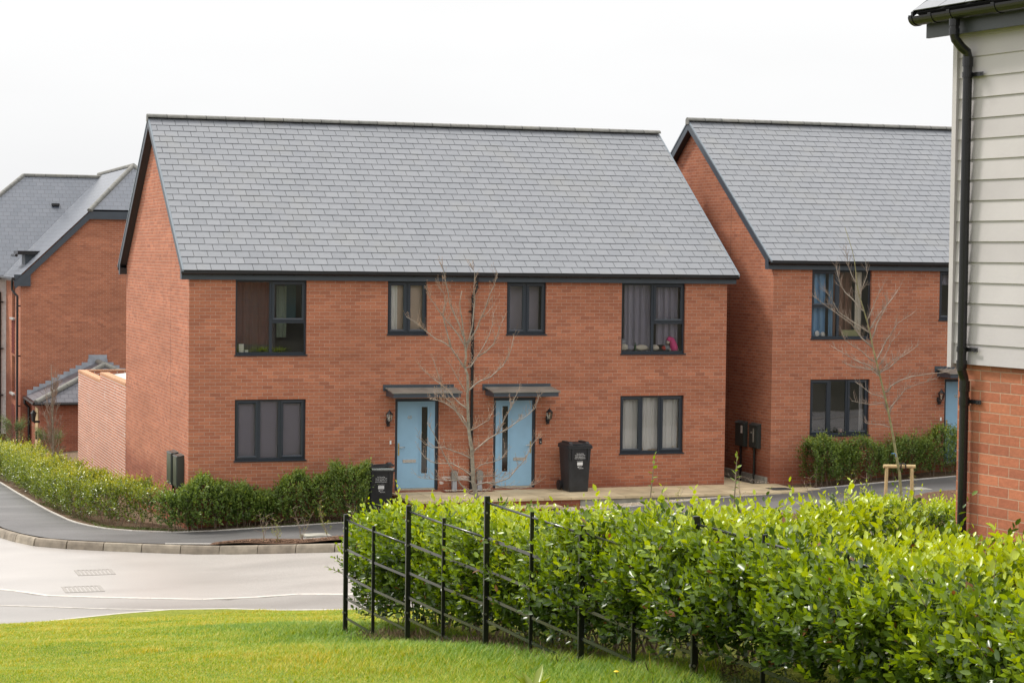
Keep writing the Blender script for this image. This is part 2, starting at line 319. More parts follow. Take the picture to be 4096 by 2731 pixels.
def soil(name, ca, cb, sc):
    m, n, p = mat(name); L = n.links.new; tc = N(n, 'ShaderNodeTexCoord')
    v = N(n, 'ShaderNodeTexVoronoi'); v.inputs['Scale'].default_value = sc; L(tc.outputs['Object'], v.inputs['Vector'])
    a = N(n, 'ShaderNodeTexNoise'); a.inputs['Scale'].default_value = 3; a.inputs['Detail'].default_value = 9; a.inputs['Roughness'].default_value = .7; L(tc.outputs['Object'], a.inputs['Vector'])
    mx = N(n, 'ShaderNodeMixRGB'); mx.inputs[1].default_value = (*ca, 1); mx.inputs[2].default_value = (*cb, 1)
    ad = N(n, 'ShaderNodeSeparateColor'); L(v.outputs['Color'], ad.inputs[0])
    mm = N(n, 'ShaderNodeMath', operation='MULTIPLY_ADD'); L(ad.outputs[0], mm.inputs[0]); mm.inputs[1].default_value = .6
    k = N(n, 'ShaderNodeMath', operation='MULTIPLY'); L(a.outputs['Fac'], k.inputs[0]); k.inputs[1].default_value = .5; L(k.outputs[0], mm.inputs[2])
    L(mm.outputs[0], mx.inputs[0]); L(mx.outputs[0], p.inputs['Base Color']); p.inputs['Roughness'].default_value = .95; p.inputs['Specular IOR Level'].default_value = .2
    b = N(n, 'ShaderNodeBump'); b.inputs['Strength'].default_value = 1; b.inputs['Distance'].default_value = .03; L(v.outputs['Distance'], b.inputs['Height']); L(b.outputs[0], p.inputs['Normal'])
    return m
M['soil'] = soil('soil', (.10, .065, .04), (.21, .15, .10), 25)
M['mulch'] = soil('mulch', (.075, .042, .028), (.19, .11, .07), 30)
M['lawnbase'] = soil('lawn_base', (.13, .16, .015), (.22, .23, .03), 12)
M['field'] = soil('field', (.07, .07, .05), (.11, .105, .08), .3)
M['grassb'] = leaf_mat('grass_blade', [(0, (.09, .20, .012)), (.4, (.19, .30, .014)), (.7, (.32, .37, .022)), (1, (.52, .42, .05))], .5, .3, .35)
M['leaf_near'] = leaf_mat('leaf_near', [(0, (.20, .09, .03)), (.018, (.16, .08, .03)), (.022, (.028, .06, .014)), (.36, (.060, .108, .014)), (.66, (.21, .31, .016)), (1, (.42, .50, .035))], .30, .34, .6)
M['leaf_mid'] = leaf_mat('leaf_mid', [(0, (.04, .075, .018)), (.42, (.125, .195, .035)), (.85, (.22, .30, .045)), (1, (.32, .37, .05))], .35, .25, .5)
M['leaf_lit'] = leaf_mat('leaf_lit', [(0, (.04, .075, .012)), (.45, (.15, .21, .02)), (.85, (.33, .37, .03)), (1, (.46, .46, .05))], .28, .3, .7)
M['leaf_pale'] = leaf_mat('leaf_pale', [(0, (.06, .09, .03)), (1, (.17, .22, .07))], .45, .3, .4)
def slate_tex(name, c1, c2, cm, spec=.4, rough=.45):
    m, n, p = mat(name); L = n.links.new
    uv = N(n, 'ShaderNodeUVMap'); uv.uv_map = 'UVMap'
    b = N(n, 'ShaderNodeTexBrick'); b.offset = .5; b.inputs['Scale'].default_value = 1
    b.inputs['Brick Width'].default_value = .30; b.inputs['Row Height'].default_value = .24; b.inputs['Mortar Size'].default_value = .008
    b.inputs['Mortar Smooth'].default_value = .2
    b.inputs['Color1'].default_value = (*c1, 1); b.inputs['Color2'].default_value = (*c2, 1); b.inputs['Mortar'].default_value = (*cm, 1)
    L(uv.outputs[0], b.inputs['Vector']); L(b.outputs['Color'], p.inputs['Base Color'])
    p.inputs['Roughness'].default_value = rough; p.inputs['Specular IOR Level'].default_value = spec
    bp = N(n, 'ShaderNodeBump'); bp.invert = True; bp.inputs['Strength'].default_value = .6; bp.inputs['Distance'].default_value = .01
    L(b.outputs['Fac'], bp.inputs['Height']); L(bp.outputs[0], p.inputs['Normal'])
    return m
M['slate_t'] = slate_tex('slate_texture', (.085, .098, .125), (.11, .122, .15), (.03, .035, .05), spec=.9, rough=.32)

# ------------------------------------------------------------ ground
xs = [-60, 0, 1, 3, 6, 9, 10.8, 13.8, 17.6, 30, 60]; zs = [-.5, -.5, -.43, -.27, -.1, .03, .1, .17, .38, 1.0, 2.0]
def B(X, Y): return float(np.interp(X, xs, zs)) - .045*max(0, Y)
def R_(X, Y): return B(X, Y) - .15
Ly = [-2000, -160, -90, -60, -44, -33.5, -31, -29.4, -27.3, -25.4, -23.4, -10, -9]; Lz = [22, 19, 12, 5.6, 3.75, 2.78, 2.5, 2.24, 2.03, 1.74, 1.49, -.60, -.66]
def Lw(X, Y): return float(np.interp(Y, Ly, Lz)) + .03*math.sin(X*1.7+Y*.9)*min(1, max(0, (-10-Y)/3))
def resample(P, n):
    P = [Vector((a, b, 0)) for a, b in P]; d = [0]
    for i in range(1, len(P)): d.append(d[-1]+(P[i]-P[i-1]).length)
    out = []
    for k in range(n+1):
        t = d[-1]*k/n; i = max(j for j in range(len(d)) if d[j] <= t+1e-9); i = min(i, len(P)-2)
        f = (t-d[i])/max(1e-9, d[i+1]-d[i]); q = P[i].lerp(P[i+1], f); out.append((q.x, q.y))
    return out
def sheet(name, A, Bp, zf, n=60, m=6, mat_=None, dz=0, thick=0):
    A = resample(A, n); Bp = resample(Bp, n); V = []; F = []
    for i in range(n+1):
        for j in range(m+1):
            x = A[i][0]+(Bp[i][0]-A[i][0])*j/m; y = A[i][1]+(Bp[i][1]-A[i][1])*j/m; V.append((x, y, zf(x, y)+dz))
    for i in range(n):
        for j in range(m):
            a = i*(m+1)+j; F.append((a, a+1, a+m+2, a+m+1))
    me = bpy.data.meshes.new(name); me.from_pydata(V, [], F); me.update(); me.materials.append(mat_)
    if len(F) and me.polygons[0].normal.z < 0: me.flip_normals()
    me.polygons.foreach_set('use_smooth', [True]*len(me.polygons))
    o = bpy.data.objects.new(name, me); COL.objects.link(o); return o

# one ground sheet out to the horizon (a rolling field beyond the houses)
gx = sorted(set([-3000, -1200, -500, -200, -100, -60, -30] + [v*1.5-20 for v in range(0, 40)] + [60, 100, 200, 500, 1200, 3000]))
gy = sorted(set([-2000, -600, -160, -120, -90, -75, -60] + [v*1.5-52 for v in range(0, 90)] + [100, 130, 200, 400, 800, 1600, 3500]))
def terr(x, y):
    l = Lw(x, y)-.06 if y < -11 else -9
    b = B(x, max(y, -9.5))-.34 if y > -11 else -9
    z = max(l, b)
    if y > 60: z = -3.0-.004*(y-60)
    return z
V = [(x, y, terr(x, y)) for x in gx for y in gy]; ny = len(gy)
F = [(i*ny+j, (i+1)*ny+j, (i+1)*ny+j+1, i*ny+j+1) for i in range(len(gx)-1) for j in range(ny-1)]
me = bpy.data.meshes.new('ground'); me.from_pydata(V, [], F); me.materials.append(M['field']); me.update()
g = struct(bpy.data.objects.new('ground', me)); COL.objects.link(g)

FK = [(-6.5, 60), (-5.6, 30), (-4.7, 15), (-4.15, 8), (-3.9, 4), (-3.74, 1.65), (-3.46, .17), (-3.14, -.62), (-2.55, -1.14), (-1.75, -1.65), (-.88, -2.12), (-.0, -2.55), (.69, -2.95), (1.41, -3.42), (2.36, -4.02), (5, -5.35), (9, -7.0), (14, -8.4), (22, -9.6), (40, -11)]
LAWN = [(-40, -16), (-12, -12.3), (-7, -10.9), (-4.68, -10.03), (-4.02, -9.77), (-3.33, -9.55), (-2.06, -9.08), (-.58, -9.33), (.89, -10.2), (5, -12.2), (9, -13.6), (14, -14.8), (22, -16), (40, -17.4)]
WHITE = [(-40, -1), (-9, -4.2), (-5.6, -5.4), (-4.36, -6.03), (-3.85, -6.97), (-3.08, -7.38), (-.66, -8.31), (-.19, -8.1), (.35, -8.06), (1.22, -8.73), (5, -10.9), (9, -12.2), (14, -13.4), (22, -14.6), (40, -16)]
# the road: junction area between far kerb and lawn
ROADL = [(-6.5, 60), (-30, 60), (-60, 30), (-40, -16)]
struct(sheet('road', FK, [(-40, 60), (-42, 30), (-42, -2)] + LAWN[0:], R_, 150, 24, M['road']))
def lawnline_z(x, y): return R_(x, y)
struct(sheet('driveway', WHITE, LAWN, R_, 120, 6, M['drive'], dz=.018))
mb = MB()
def ribbon(P, wd, zf, dz, mb, gap=0, seg=.9, h=.02, a=0.5):
    P2 = resample(P, max(1, int(sum(math.dist(P[i], P[i+1]) for i in range(len(P)-1))/seg)))
    for i in range(len(P2)-1):
        a0, b0 = Vector(P2[i]), Vector(P2[i+1]); d = (b0-a0).normalized(); nn = Vector((-d.y, d.x))*wd/2
        a0 = a0+d*gap; b0 = b0-d*gap
        q = [a0-nn, b0-nn, b0+nn, a0+nn]; t = [(v.x, v.y, zf(v.x, v.y)+dz) for v in q]; u_ = [(v[0], v[1], v[2]-h) for v in t]
        mb.face(t, a=random.random())
        for k in range(4): mb.face([u_[k], u_[(k+1) % 4], t[(k+1) % 4], t[k]], a=.5)
ribbon(WHITE[1:], .10, R_, .026, mb, .004)
struct(mb.build('channel_edging', M['edging']))
mb = MB(); ribbon([(-4.51, -7.94), (-3.97, -8.18), (-3.22, -8.55), (-2.7, -8.8), (-1.92, -9.05)], .05, R_, .028, mb, .003); ribbon([(-7, -10.8)] + LAWN[3:], .06, R_, .04, mb, .003)
struct(mb.build('lawn_edging', M['edging']))
# lawn sheet rising to the camera
struct(sheet('lawn', [(-14, -60), (14, -60)], [(-14, -60), (14, -60)], Lw, 1, 1, M['lawnbase'])) if False else None
LN = LAWN[1:]
def lawn_z(x, y): return max(Lw(x, y), -.63) if y > -12 else Lw(x, y)
struct(sheet('lawn', LN[0:8]+[(.9, -10.2)], [(-24, -46), (-2, -46), (-.3, -40)], lambda x, y: max(Lw(x, y), R_(x, y)+.035), 120, 60, M['lawnbase']))
# drain gratings in the road
for i, (x0, y0, lb) in enumerate(((-2.5, -4.46, 'square iron drain grating in the pale road, the one farther from the lawn'), (-2.95, -6.4, 'square iron drain grating in the pale road, the one nearer the white edging'))):
    mb = MB(); z0 = R_(x0, y0)
    for k in range(9): mb.box(x0-.32+k*.075, x0-.32+k*.075+.04, y0-.3, y0+.3, z0-.01, z0+.006)
    for k in range(2): mb.box(x0-.345, x0+.345, y0-.34+k*.64, y0-.30+k*.64, z0-.01, z0+.008)
    for k in range(2): mb.box(x0-.345+k*.65, x0-.32+k*.65+.02, y0-.3, y0+.3, z0-.01, z0+.0085)
    tag(mb.build('drain_grating', simple('grating', (.30, .28, .26), .75, spec=.25)), lb, 'drain cover', 'drain gratings in the road')

# kerb stones: half-battered profile, single stones with joints
mb = MB(); P = resample(FK[1:], 100)
tot = sum(math.dist(P[i], P[i+1]) for i in range(len(P)-1)); P = resample(FK[1:], int(tot/.80))
for i in range(len(P)-1):
    a0, b0 = Vector(P[i]), Vector(P[i+1]); d = (b0-a0).normalized(); out = Vector((d.y, -d.x)) 
    a0 = a0+d*.008; b0 = b0-d*.008; r = random.random()
    prof = [(.0, -.2), (.14, -.2), (.14, .015), (.12, .10), (.10, .148), (.085, .16), (0, .16)]
    A = [(a0.x+out.x*(c[0]-.05), a0.y+out.y*(c[0]-.05), R_(a0.x, a0.y)+c[1]) for c in prof]
    Bq = [(b0.x+out.x*(c[0]-.05), b0.y+out.y*(c[0]-.05), R_(b0.x, b0.y)+c[1]) for c in prof]
    for k in range(len(prof)):
        k2 = (k+1) % len(prof); mb.face([A[k], Bq[k], Bq[k2], A[k2]], a=r)
    mb.face(A, a=r); mb.face(list(reversed(Bq)), a=r)
struct(mb.build('kerb', M['kerb']))

PIN = [(-4.2, 60), (-3.2, 30), (-2.44, 17.6), (-2.38, 13), (-2.34, 11.2), (-2.24, 6.5), (-2.07, 2.94), (-1.81, 1.57), (-1.46, .49), (-.86, -.15), (-.04, -.42), (.96, -.63), (1.93, -1.0), (3.02, -1.31), (5, -1.75), (7, -2.3), (9, -2.45), (10.8, -2.05), (11.9, -1.8), (13.8, -1.25), (15.5, -1.2), (17.6, -1.2), (22, -1.2), (40, -1)]
POUT = [(-6.4, 60), (-5.5, 30), (-4.6, 15), (-4.05, 8), (-3.8, 4), (-3.64, 1.65), (-3.36, .17), (-3.04, -.55), (-2.45, -1.06), (-1.65, -1.57), (-.80, -2.02), (.13, -2.34), (1.36, -2.80), (2.46, -3.25), (5, -3.6), (9, -4.7), (12.2, -5.0), (14.4, -4.2), (16.4, -3.4), (22, -3.2), (40, -3)]
struct(sheet('pavement', PIN, POUT, B, 200, 10, M['path'], dz=.012))
mb = MB(); ribbon(PIN[1:-1], .05, B, .028, mb, .003, .9); ribbon(POUT[10:16], .05, B, .026, mb, .003, .9)
struct(mb.build('path_edging', M['edging']))
struct(sheet('soil_bed', PIN, [(-1.0, 60), (3, 45), (3, 20), (.3, 9), (.3, 2), (.3, .3), (2, .3), (4.5, .3), (8, .3), (12, .3), (12.2, .4), (13.6, .4), (20, .4), (40, .4)], lambda x, y: B(x, y)+(.05*min(1, max(0, 1-abs(y+.2))) if 0 < x < 4 else .02*math.sin(x*3+y*2)), 220, 5, M['soil'], dz=-.005))
def mulchz(x, y): return B(x, y)+.03+.05*math.sin(x*1.9)*math.sin(y*2.3+1)+(.16*max(0, 1-abs(x-15.8)/2.2)*max(0, 1-abs(y+5.2)/1.6))
struct(sheet('mulch_bed', [(a, b+.03) for a, b in POUT[11:]], [(a, b+.05) for a, b in FK[11:]], mulchz, 160, 8, M['mulch']))
# mulch crumbs: bark chips over the bed
mb = MB()
for i in range(5200):
    x = random.choice((random.uniform(.2, 6), random.uniform(11, 22))); yo = float(np.interp(x, [a for a, b in POUT[11:]], [b for a, b in POUT[11:]])); yi = float(np.interp(x, [a for a, b in FK[11:]], [b for a, b in FK[11:]]))
    y = random.uniform(yi+.12, yo-.1); z = mulchz(x, y); s = random.uniform(.012, .04); a = random.uniform(0, 6.3); t = random.uniform(-.5, .5)
    c, s_ = math.cos(a)*s, math.sin(a)*s
    mb.face([(x-c, y-s_, z+.004-t*s*.3), (x+s_*.4, y-c*.4, z+.012), (x+c, y+s_, z+.015+t*s*.6), (x-s_*.4, y+c*.4, z+.012)], a=random.random())
ch = mb.build('bark_chips', rnd_mat('bark_chip', (.07, .035, .02), (.30, .18, .11), rough=.9)); tag(ch, 'brown bark chips scattered over the mulch bed', 'bark chips'); ch['kind'] = 'stuff'

# gravel strip in front of the paving slabs
GA = [(6.5, -1.77), (9, -1.77), (11, -1.77), (12.6, -1.77), (13.0, -1.6)]; GB = [(6.9, -2.22), (9, -2.40), (10.8, -2.0), (11.9, -1.84), (13.0, -1.62)]
struct(sheet('gravel_strip', GA, GB, lambda x, y: B(x, y)+.01, 60, 4, M['gravel_m']))
mb = MB()
def pebble(x, y, z, r):
    a = random.uniform(0, 6.3); c, s_ = math.cos(a), math.sin(a); e = random.uniform(.6, 1); f = random.uniform(.5, .8)
    T = lambda u, v, w_: (x+(u*c-v*s_*e)*r, y+(u*s_+v*c*e)*r, z+w_*r*f); q = random.random()
    P_ = [T(1, 0, .2), T(.2, 1, .3), T(-1, .2, .2), T(-.1, -1, .3)]; top = T(.1, 0, 1)
    for k in range(4): mb.face([P_[k], P_[(k+1) % 4], top], a=q)
for i in range(3000):
    x = random.uniform(6.9, 13.0); y0 = float(np.interp(x, [a for a, b in GB], [b for a, b in GB])); y = random.uniform(y0+.02, -1.8 if x < 12.6 else y0+.1); pebble(x, y, B(x, y)+.012, random.uniform(.01, .024))
for i in range(500): pebble(random.uniform(5.62, 6.68), random.uniform(-.22, -.02), .225, random.uniform(.008, .018))
for i in range(900): pebble(random.uniform(13.05, 13.42), random.uniform(-.2, 9), .235, random.uniform(.008, .02))
gr = mb.build('gravel', rnd_mat('pebbles', (.38, .29, .19), (.66, .58, .47), rough=.8)); tag(gr, 'pale golden gravel beside the paving slabs', 'gravel'); gr['kind'] = 'stuff'

# buff paving terrace in front of the pair of houses, with its brick and concrete plinth
t = root('paved_terrace', 'buff paving slab terrace in front of the blue doors', 'paving', (4.4, -1.75, .2))
mb = MB()
def slabs(x0, x1, y0, y1, z, sx=.6, sy=.58):
    nx = max(1, round((x1-x0)/sx)); nyy = max(1, round((y1-y0)/sy))
    for i in range(nx):
        for j in range(nyy):
            a, b_ = x0+(x1-x0)*i/nx, x0+(x1-x0)*(i+1)/nx; c_, d = y0+(y1-y0)*j/nyy, y0+(y1-y0)*(j+1)/nyy; e = random.uniform(-.0015, .0015)
            mb.box(a+.004, b_-.004, c_+.004, d-.004, z-.05, z+e, a=random.random())
slabs(4.42, 5.55, -1.75, -.01, .2); slabs(5.55, 6.75, -1.75, -.25, .2); slabs(6.75, 12.34, -1.75, -.01, .2); slabs(12.34, 13.6, -1.75, -.02, .2); slabs(12.34, 13.04, -.02, 9.5, .2); slabs(13.6, 14.1, -1.45, -.9, .2)
pv = mb.build('paving_slabs', rnd_mat('slab_r', (.47, .375, .23), (.58, .47, .30), rough=.75, noise=.2, nscale=2.5), t); pv.location = (-4.4, 1.75, -.2)
mb = MB(); mb.box(4.48, 8.2, -1.70, -.02, -.6, .145); o = mb.build('brick_plinth', M['brick'], t); o.location = (-4.4, 1.75, -.2)
mb = MB(); mb.box(8.2, 12.9, -1.71, -.02, -.3, .146); mb.box(12.9, 13.9, -1.6, -.02, -.2, .146); o = mb.build('concrete_edge', M['concrete'], t); o.location = (-4.4, 1.75, -.2)
st = root('garden_step', 'low brick step with stone tread below the paved terrace', 'step', (6.7, -2.1, -.1))
mb = MB(); mb.box(6.3, 7.6, -2.10, -1.72, -.5, .02); o = mb.build('riser', M['brick'], st); o.location = (-6.7, 2.1, .1)
mb = MB(); mb.box(6.25, 7.65, -2.14, -1.715, .022, .06); o = mb.build('tread', M['slab'], st); o.location = (-6.7, 2.1, .1)
for x, y, z, lx, ly, lb in ((13.2, -1.15, .2, .5, .45, 'dark square manhole cover in the buff paving beside the right house corner'),):
    mb = MB(); mb.box(x-lx/2, x+lx/2, y-ly/2, y+ly/2, z-.01, z+.006)
    for k in range(6): mb.box(x-lx/2+.03, x+lx/2-.03, y-ly/2+.03+k*.07, y-ly/2+.055+k*.07, z+.0062, z+.012)
    tag(mb.build('manhole_cover', simple('iron_cover', (.05, .05, .052), .55)), lb, 'manhole cover')
mb = MB(); mb.box(15.6, 16.1, -2.9, -2.4, B(15.85, -2.6)+.0, B(15.85, -2.6)+.03); tag(mb.build('manhole_cover', M['concrete']), 'grey manhole cover in the dark path behind the staked tree', 'manhole cover')
mb = MB(); mb.box(1.9, 2.5, -2.9, -2.45, B(2.2, -2.6)+.0, B(2.2, -2.6)+.03); tag(mb.build('manhole_cover', M['concrete']), 'grey patterned cover in the pavement beside the saplings', 'manhole cover')

# ------------------------------------------------------------ houses
E_ = 4.8; W_ = 12.34; DG = 9.45; OV = .18; QL = .2675; HS = 4.996; HR = 8.47
PITCH = math.atan2(HR-HS, DG/2+QL)
def wall_rect(mb, x0, x1, z0, z1, holes, fpt, u0=0):
    X = sorted(set([x0, x1]+[h[0] for h in holes]+[h[1] for h in holes])); Z = sorted(set([z0, z1]+[h[2] for h in holes]+[h[3] for h in holes]))
    for i in range(len(X)-1):
        for j in range(len(Z)-1):
            cx, cz = (X[i]+X[i+1])/2, (Z[j]+Z[j+1])/2
            if any(h[0] < cx < h[1] and h[2] < cz < h[3] for h in holes): continue
            q = [(X[i], Z[j]), (X[i+1], Z[j]), (X[i+1], Z[j+1]), (X[i], Z[j+1])]
            mb.face([fpt(a, 0, b) for a, b in q], [(a+u0, b) for a, b in q])
    for h in holes:
        a, b, c, d = h; r = .10
        for q, uvq in ((((a, 0, c), (a, r, c), (a, r, d), (a, 0, d)), ((0, c), (r, c), (r, d), (0, d))), (((b, r, c), (b, 0, c), (b, 0, d), (b, r, d)), ((r, c), (0, c), (0, d), (r, d))),
                  (((a, 0, d), (a, r, d), (b, r, d), (b, 0, d)), ((a, 0), (a, r), (b, r), (b, 0))), (((a, r, c), (a, 0, c), (b, 0, c), (b, r, c)), ((a, r), (a, 0), (b, 0), (b, r)))):
            mb.face([fpt(*p) for p in q], list(uvq))
def beam(mb, x0, x1, y0, y1, z0, z1): mb.box(x0, x1, y0, y1, z0, z1)
def window(par, x0, x1, z0, z1, lights, glass, back, y=.065, label=None):
    """lights: (xa, xb, za, zb, kind) as fractions; kind f fixed, s sash; back: list of (material, fx0, fx1, depth, wavy)"""
    sill = .035; w_, h_ = x1-x0, z1-z0-sill; zb = z0+sill
    mb = MB(); fr = .045
    mb.box(x0, x1, y, y+.06, zb, zb+fr); mb.box(x0, x1, y, y+.06, z1-fr, z1); mb.box(x0, x0+fr, y, y+.06, zb+fr, z1-fr); mb.box(x1-fr, x1, y, y+.06, zb+fr, z1-fr)
    ls = []
    for (a, b, c, d, k) in lights:
        X0, X1, Z0, Z1 = x0+w_*a, x0+w_*b, zb+h_*c, zb+h_*d
        if a > 0: mb.box(X0-.032, X0+.032, y+.002, y+.058, Z0+(fr if c == 0 else 0), Z1-(fr if d == 1 else 0))
        if c > 0: mb.box(X0+.032 if a > 0 else X0+fr, X1-.032 if b < 1 else X1-fr, y+.004, y+.056, Z0-.03, Z0+.03)
        gx0 = X0+(.032 if a > 0 else fr); gx1 = X1-(.032 if b < 1 else fr); gz0 = Z0+(.03 if c > 0 else fr); gz1 = Z1-(.03 if d < 1 else fr)
        if k == 's':
            e = .012; sw = .06; xa, xb, za, zc = gx0-e, gx1+e, gz0-e, gz1+e
            prof = [(0, 0), (0, -.012), (sw*.55, -.016), (sw, -.004), (sw, .03), (0, .03)]
            ring = [(xa, za), (xb, za), (xb, zc), (xa, zc)]; inn = [(1, 1), (-1, 1), (-1, -1), (1, -1)]
            P = [[(ring[i][0]+inn[i][0]*p_[0], y+p_[1], ring[i][1]+inn[i][1]*p_[0]) for p_ in prof] for i in range(4)]
            for i in range(4):
                j = (i+1) % 4
                for q in range(len(prof)):
                    q2 = (q+1) % len(prof); mb.face([P[i][q], P[j][q], P[j][q2], P[i][q2]])
            gx0, gx1, gz0, gz1 = xa+sw, xb-sw, za+sw, zc-sw
        ls.append((gx0, gx1, gz0, gz1))
    if w_ > 1.2: mb.box(x0+w_*.44, x0+w_*.60, y-.012, y-.001, z1-.03, z1-.014)   # trickle vent
    o = mb.build('window', M['upvc'], par)
    if label: o['label'] = label
    for (a, b, c, d) in ls:
        g_ = MB(); g_.box(a-.003, b+.003, y+.02, y+.026, c-.003, d+.003); g_.build('pane', M[glass], o)
    s_ = MB(); s_.prism([(-.015, 0), (-.03, .008), (-.03, .03), (.125, .034), (.125, 0)], (x0-.02, 0, z0), (x1+.02, 0, z0), (0, 1, 0), (0, 0, 1)); s_.build('sill', M['upvc'], o)
    # room behind: shallow plaster box, open to the window
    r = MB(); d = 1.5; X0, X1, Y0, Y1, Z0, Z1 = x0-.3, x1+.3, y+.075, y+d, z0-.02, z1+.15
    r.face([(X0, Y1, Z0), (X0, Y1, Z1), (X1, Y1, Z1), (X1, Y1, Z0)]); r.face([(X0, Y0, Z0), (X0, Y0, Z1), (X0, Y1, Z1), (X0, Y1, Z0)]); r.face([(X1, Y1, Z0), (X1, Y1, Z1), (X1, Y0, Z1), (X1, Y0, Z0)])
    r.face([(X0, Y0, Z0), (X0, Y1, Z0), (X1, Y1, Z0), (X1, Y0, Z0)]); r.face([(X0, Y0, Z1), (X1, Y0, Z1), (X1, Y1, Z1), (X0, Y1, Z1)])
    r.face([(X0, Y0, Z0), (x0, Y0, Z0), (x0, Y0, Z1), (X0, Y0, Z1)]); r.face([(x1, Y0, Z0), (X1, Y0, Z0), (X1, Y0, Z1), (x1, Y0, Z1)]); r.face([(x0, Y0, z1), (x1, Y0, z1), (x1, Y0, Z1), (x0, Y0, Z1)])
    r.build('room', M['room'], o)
    for (mt, fa, fb, fza, fzb, dy, wav) in back:
        c = MB(); n = 60; A = x0+w_*fa; Bx = x0+w_*fb; za, zc = z0+.03+h_*fza, z0+.03+h_*fzb; ph = random.uniform(0, 6)
        pts = []
        for i in range(n+1):
            f = i/n; pts.append((A+(Bx-A)*f, y+.075+dy+wav*(math.sin(f*(Bx-A)*46+ph)+.5*math.sin(f*(Bx-A)*83+2*ph))))
        for i in range(n):
            p, q = pts[i], pts[i+1]; c.face([(p[0], p[1], za), (q[0], q[1], za), (q[0], q[1]+wav*.2, zc), (p[0], p[1]+wav*.2, zc)])
        c.build('blind' if wav == 0 else 'curtain', M[mt], o, smooth=wav > 0)
    return o
def text_part(txt, size, ext, mt, par, loc, rot=(math.pi/2, 0, 0), name='lettering', align='LEFT', sx=1):
    cu = bpy.data.curves.new(name, 'FONT'); cu.body = txt; cu.size = size; cu.extrude = ext; cu.align_x = align; cu.resolution_u = 3
    tmp = bpy.data.objects.new('tmp', cu); me = bpy.data.meshes.new_from_object(tmp); bpy.data.objects.remove(tmp); bpy.data.curves.remove(cu)
    me.materials.clear(); me.materials.append(mt); me.name = name
    o = bpy.data.objects.new(name, me); COL.objects.link(o); o.location = loc; o.rotation_euler = rot; o.scale = (sx, 1, 1)
    if par: o.parent = par
    return o
def door(par, x0, x1, num, hinge_left):
    z0, z1 = .235, 2.245; mb = MB(); f = .065; y = .05
    mb.box(x0, x0+f, y, y+.07, z0, z1); mb.box(x1-f, x1, y, y+.07, z0, z1); mb.box(x0+f, x1-f, y, y+.07, z1-f, z1)
    mb.build('door_frame', M['upvc'], par)
    mb = MB(); a, b, c, d = x0+f+.004, x1-f-.004, z0+.045, z1-f-.004; w_ = b-a
    # slim glazed slot on the side away from the handle
    ga, gb = (a+w_*.64, a+w_*.80) if hinge_left else (a+w_*.18, a+w_*.34); gc, gd = c+.32, d-.12
    yy = y+.012
    mb.box(a, ga, yy, yy+.044, c, d); mb.box(gb, b, yy, yy+.044, c, d); mb.box(ga, gb, yy, yy+.044, c, gc); mb.box(ga, gb, yy, yy+.044, gd, d)
    e = .03
    for (p, q, r, s) in ((ga-e, ga, gc-e, gd+e), (gb, gb+e, gc-e, gd+e), (ga, gb, gc-e, gc), (ga, gb, gd, gd+e)): mb.box(p, q, yy-.010, yy-.0005, r, s)
    for (p, q, r, s) in ((ga-e-.03, ga-e-.018, gc-e-.03, gd+e+.03), (gb+e+.018, gb+e+.03, gc-e-.03, gd+e+.03), (ga-e-.018, gb+e+.018, gc-e-.03, gc-e-.018), (ga-e-.018, gb+e+.018, gd+e+.018, gd+e+.03)): mb.box(p, q, yy-.006, yy-.0005, r, s)
    dr = mb.build('door', M['door'], par)
    g_ = MB(); g_.box(ga, gb, yy+.018, yy+.024, gc, gd); g_.build('door_glass', M['doorglass'], dr)
    g_ = MB(); g_.box(ga-.1, gb+.1, yy+.25, yy+.26, gc, gd); g_.build('hall_wall', M['room'], dr)
    hx = a+.03 if hinge_left else b-.03; s = 1 if hinge_left else -1
    h = MB(); h.box(hx-.016, hx+.016, yy-.010, yy-.001, 1.00, 1.27); h.build('handle_plate', M['brass'], dr)
    h = MB(); h.tube([(hx, yy-.01, 1.18), (hx, yy-.05, 1.18), (hx+s*.02, yy-.055, 1.18), (hx+s*.13, yy-.055, 1.178)], .010, 8); h.build('handle', M['chrome'], dr, smooth=True)
    lx = (a+ga)/2-.0 if hinge_left else (gb+b)/2
    l = MB(); l.box(lx-.15, lx+.15, yy-.012, yy-.001, .84, .91); l.box(lx-.135, lx+.135, yy-.018, yy-.0125, .848, .898); l.build('letterbox', M['chrome'], dr)
    text_part(num, .10, .004, M['chrome'], dr, (lx, yy-.008, 1.80), name='door_number', align='CENTER')
    th = MB(); th.box(x0+f, x1-f, y-.02, y+.06, z0, z0+.02); th.box(x0+f+.01, x1-f-.01, y-.004, y+.05, z0+.021, z0+.042); th.build('threshold', M['chrome'], par)
def canopy(par, x0, x1):
    t_ = MB(); y1 = -.62; m_ = .03
    t_.box(x0-.04, x1-.0, -.022, -.001, 2.42, 2.55)
    for k in range(6): t_.box(x0+.06+k*(x1-x0-.2)/5-.008, x0+.06+k*(x1-x0-.2)/5+.008, -.03, -.0225, 2.51, 2.526)
    o = t_.build('canopy_flashing', M['anth'], par)
    t_ = MB(); t_.prism([(-.024, .0), (-.024, .018), (y1-.03, -.05), (y1-.03, -.075)], (x0+.0, 0, 2.47), (x1+.01, 0, 2.47), (0, 1, 0), (0, 0, 1)); t_.build('canopy_roof', simple('canopy_top', (.20, .19, .165), .5, noise=.25, nscale=3), par)
    t_ = MB(); t_.box(x0+.03, x1-.02, y1, y1+.025, 2.305, 2.393); t_.box(x0+.03, x0+.055, y1+.0255, -.003, 2.305, 2.42); t_.box(x1-.045, x1-.02, y1+.0255, -.003, 2.305, 2.42); t_.box(x0+.056, x1-.046, y1+.0257, -.003, 2.315, 2.325)
    t_.build('canopy_fascia', M['anth'], par)
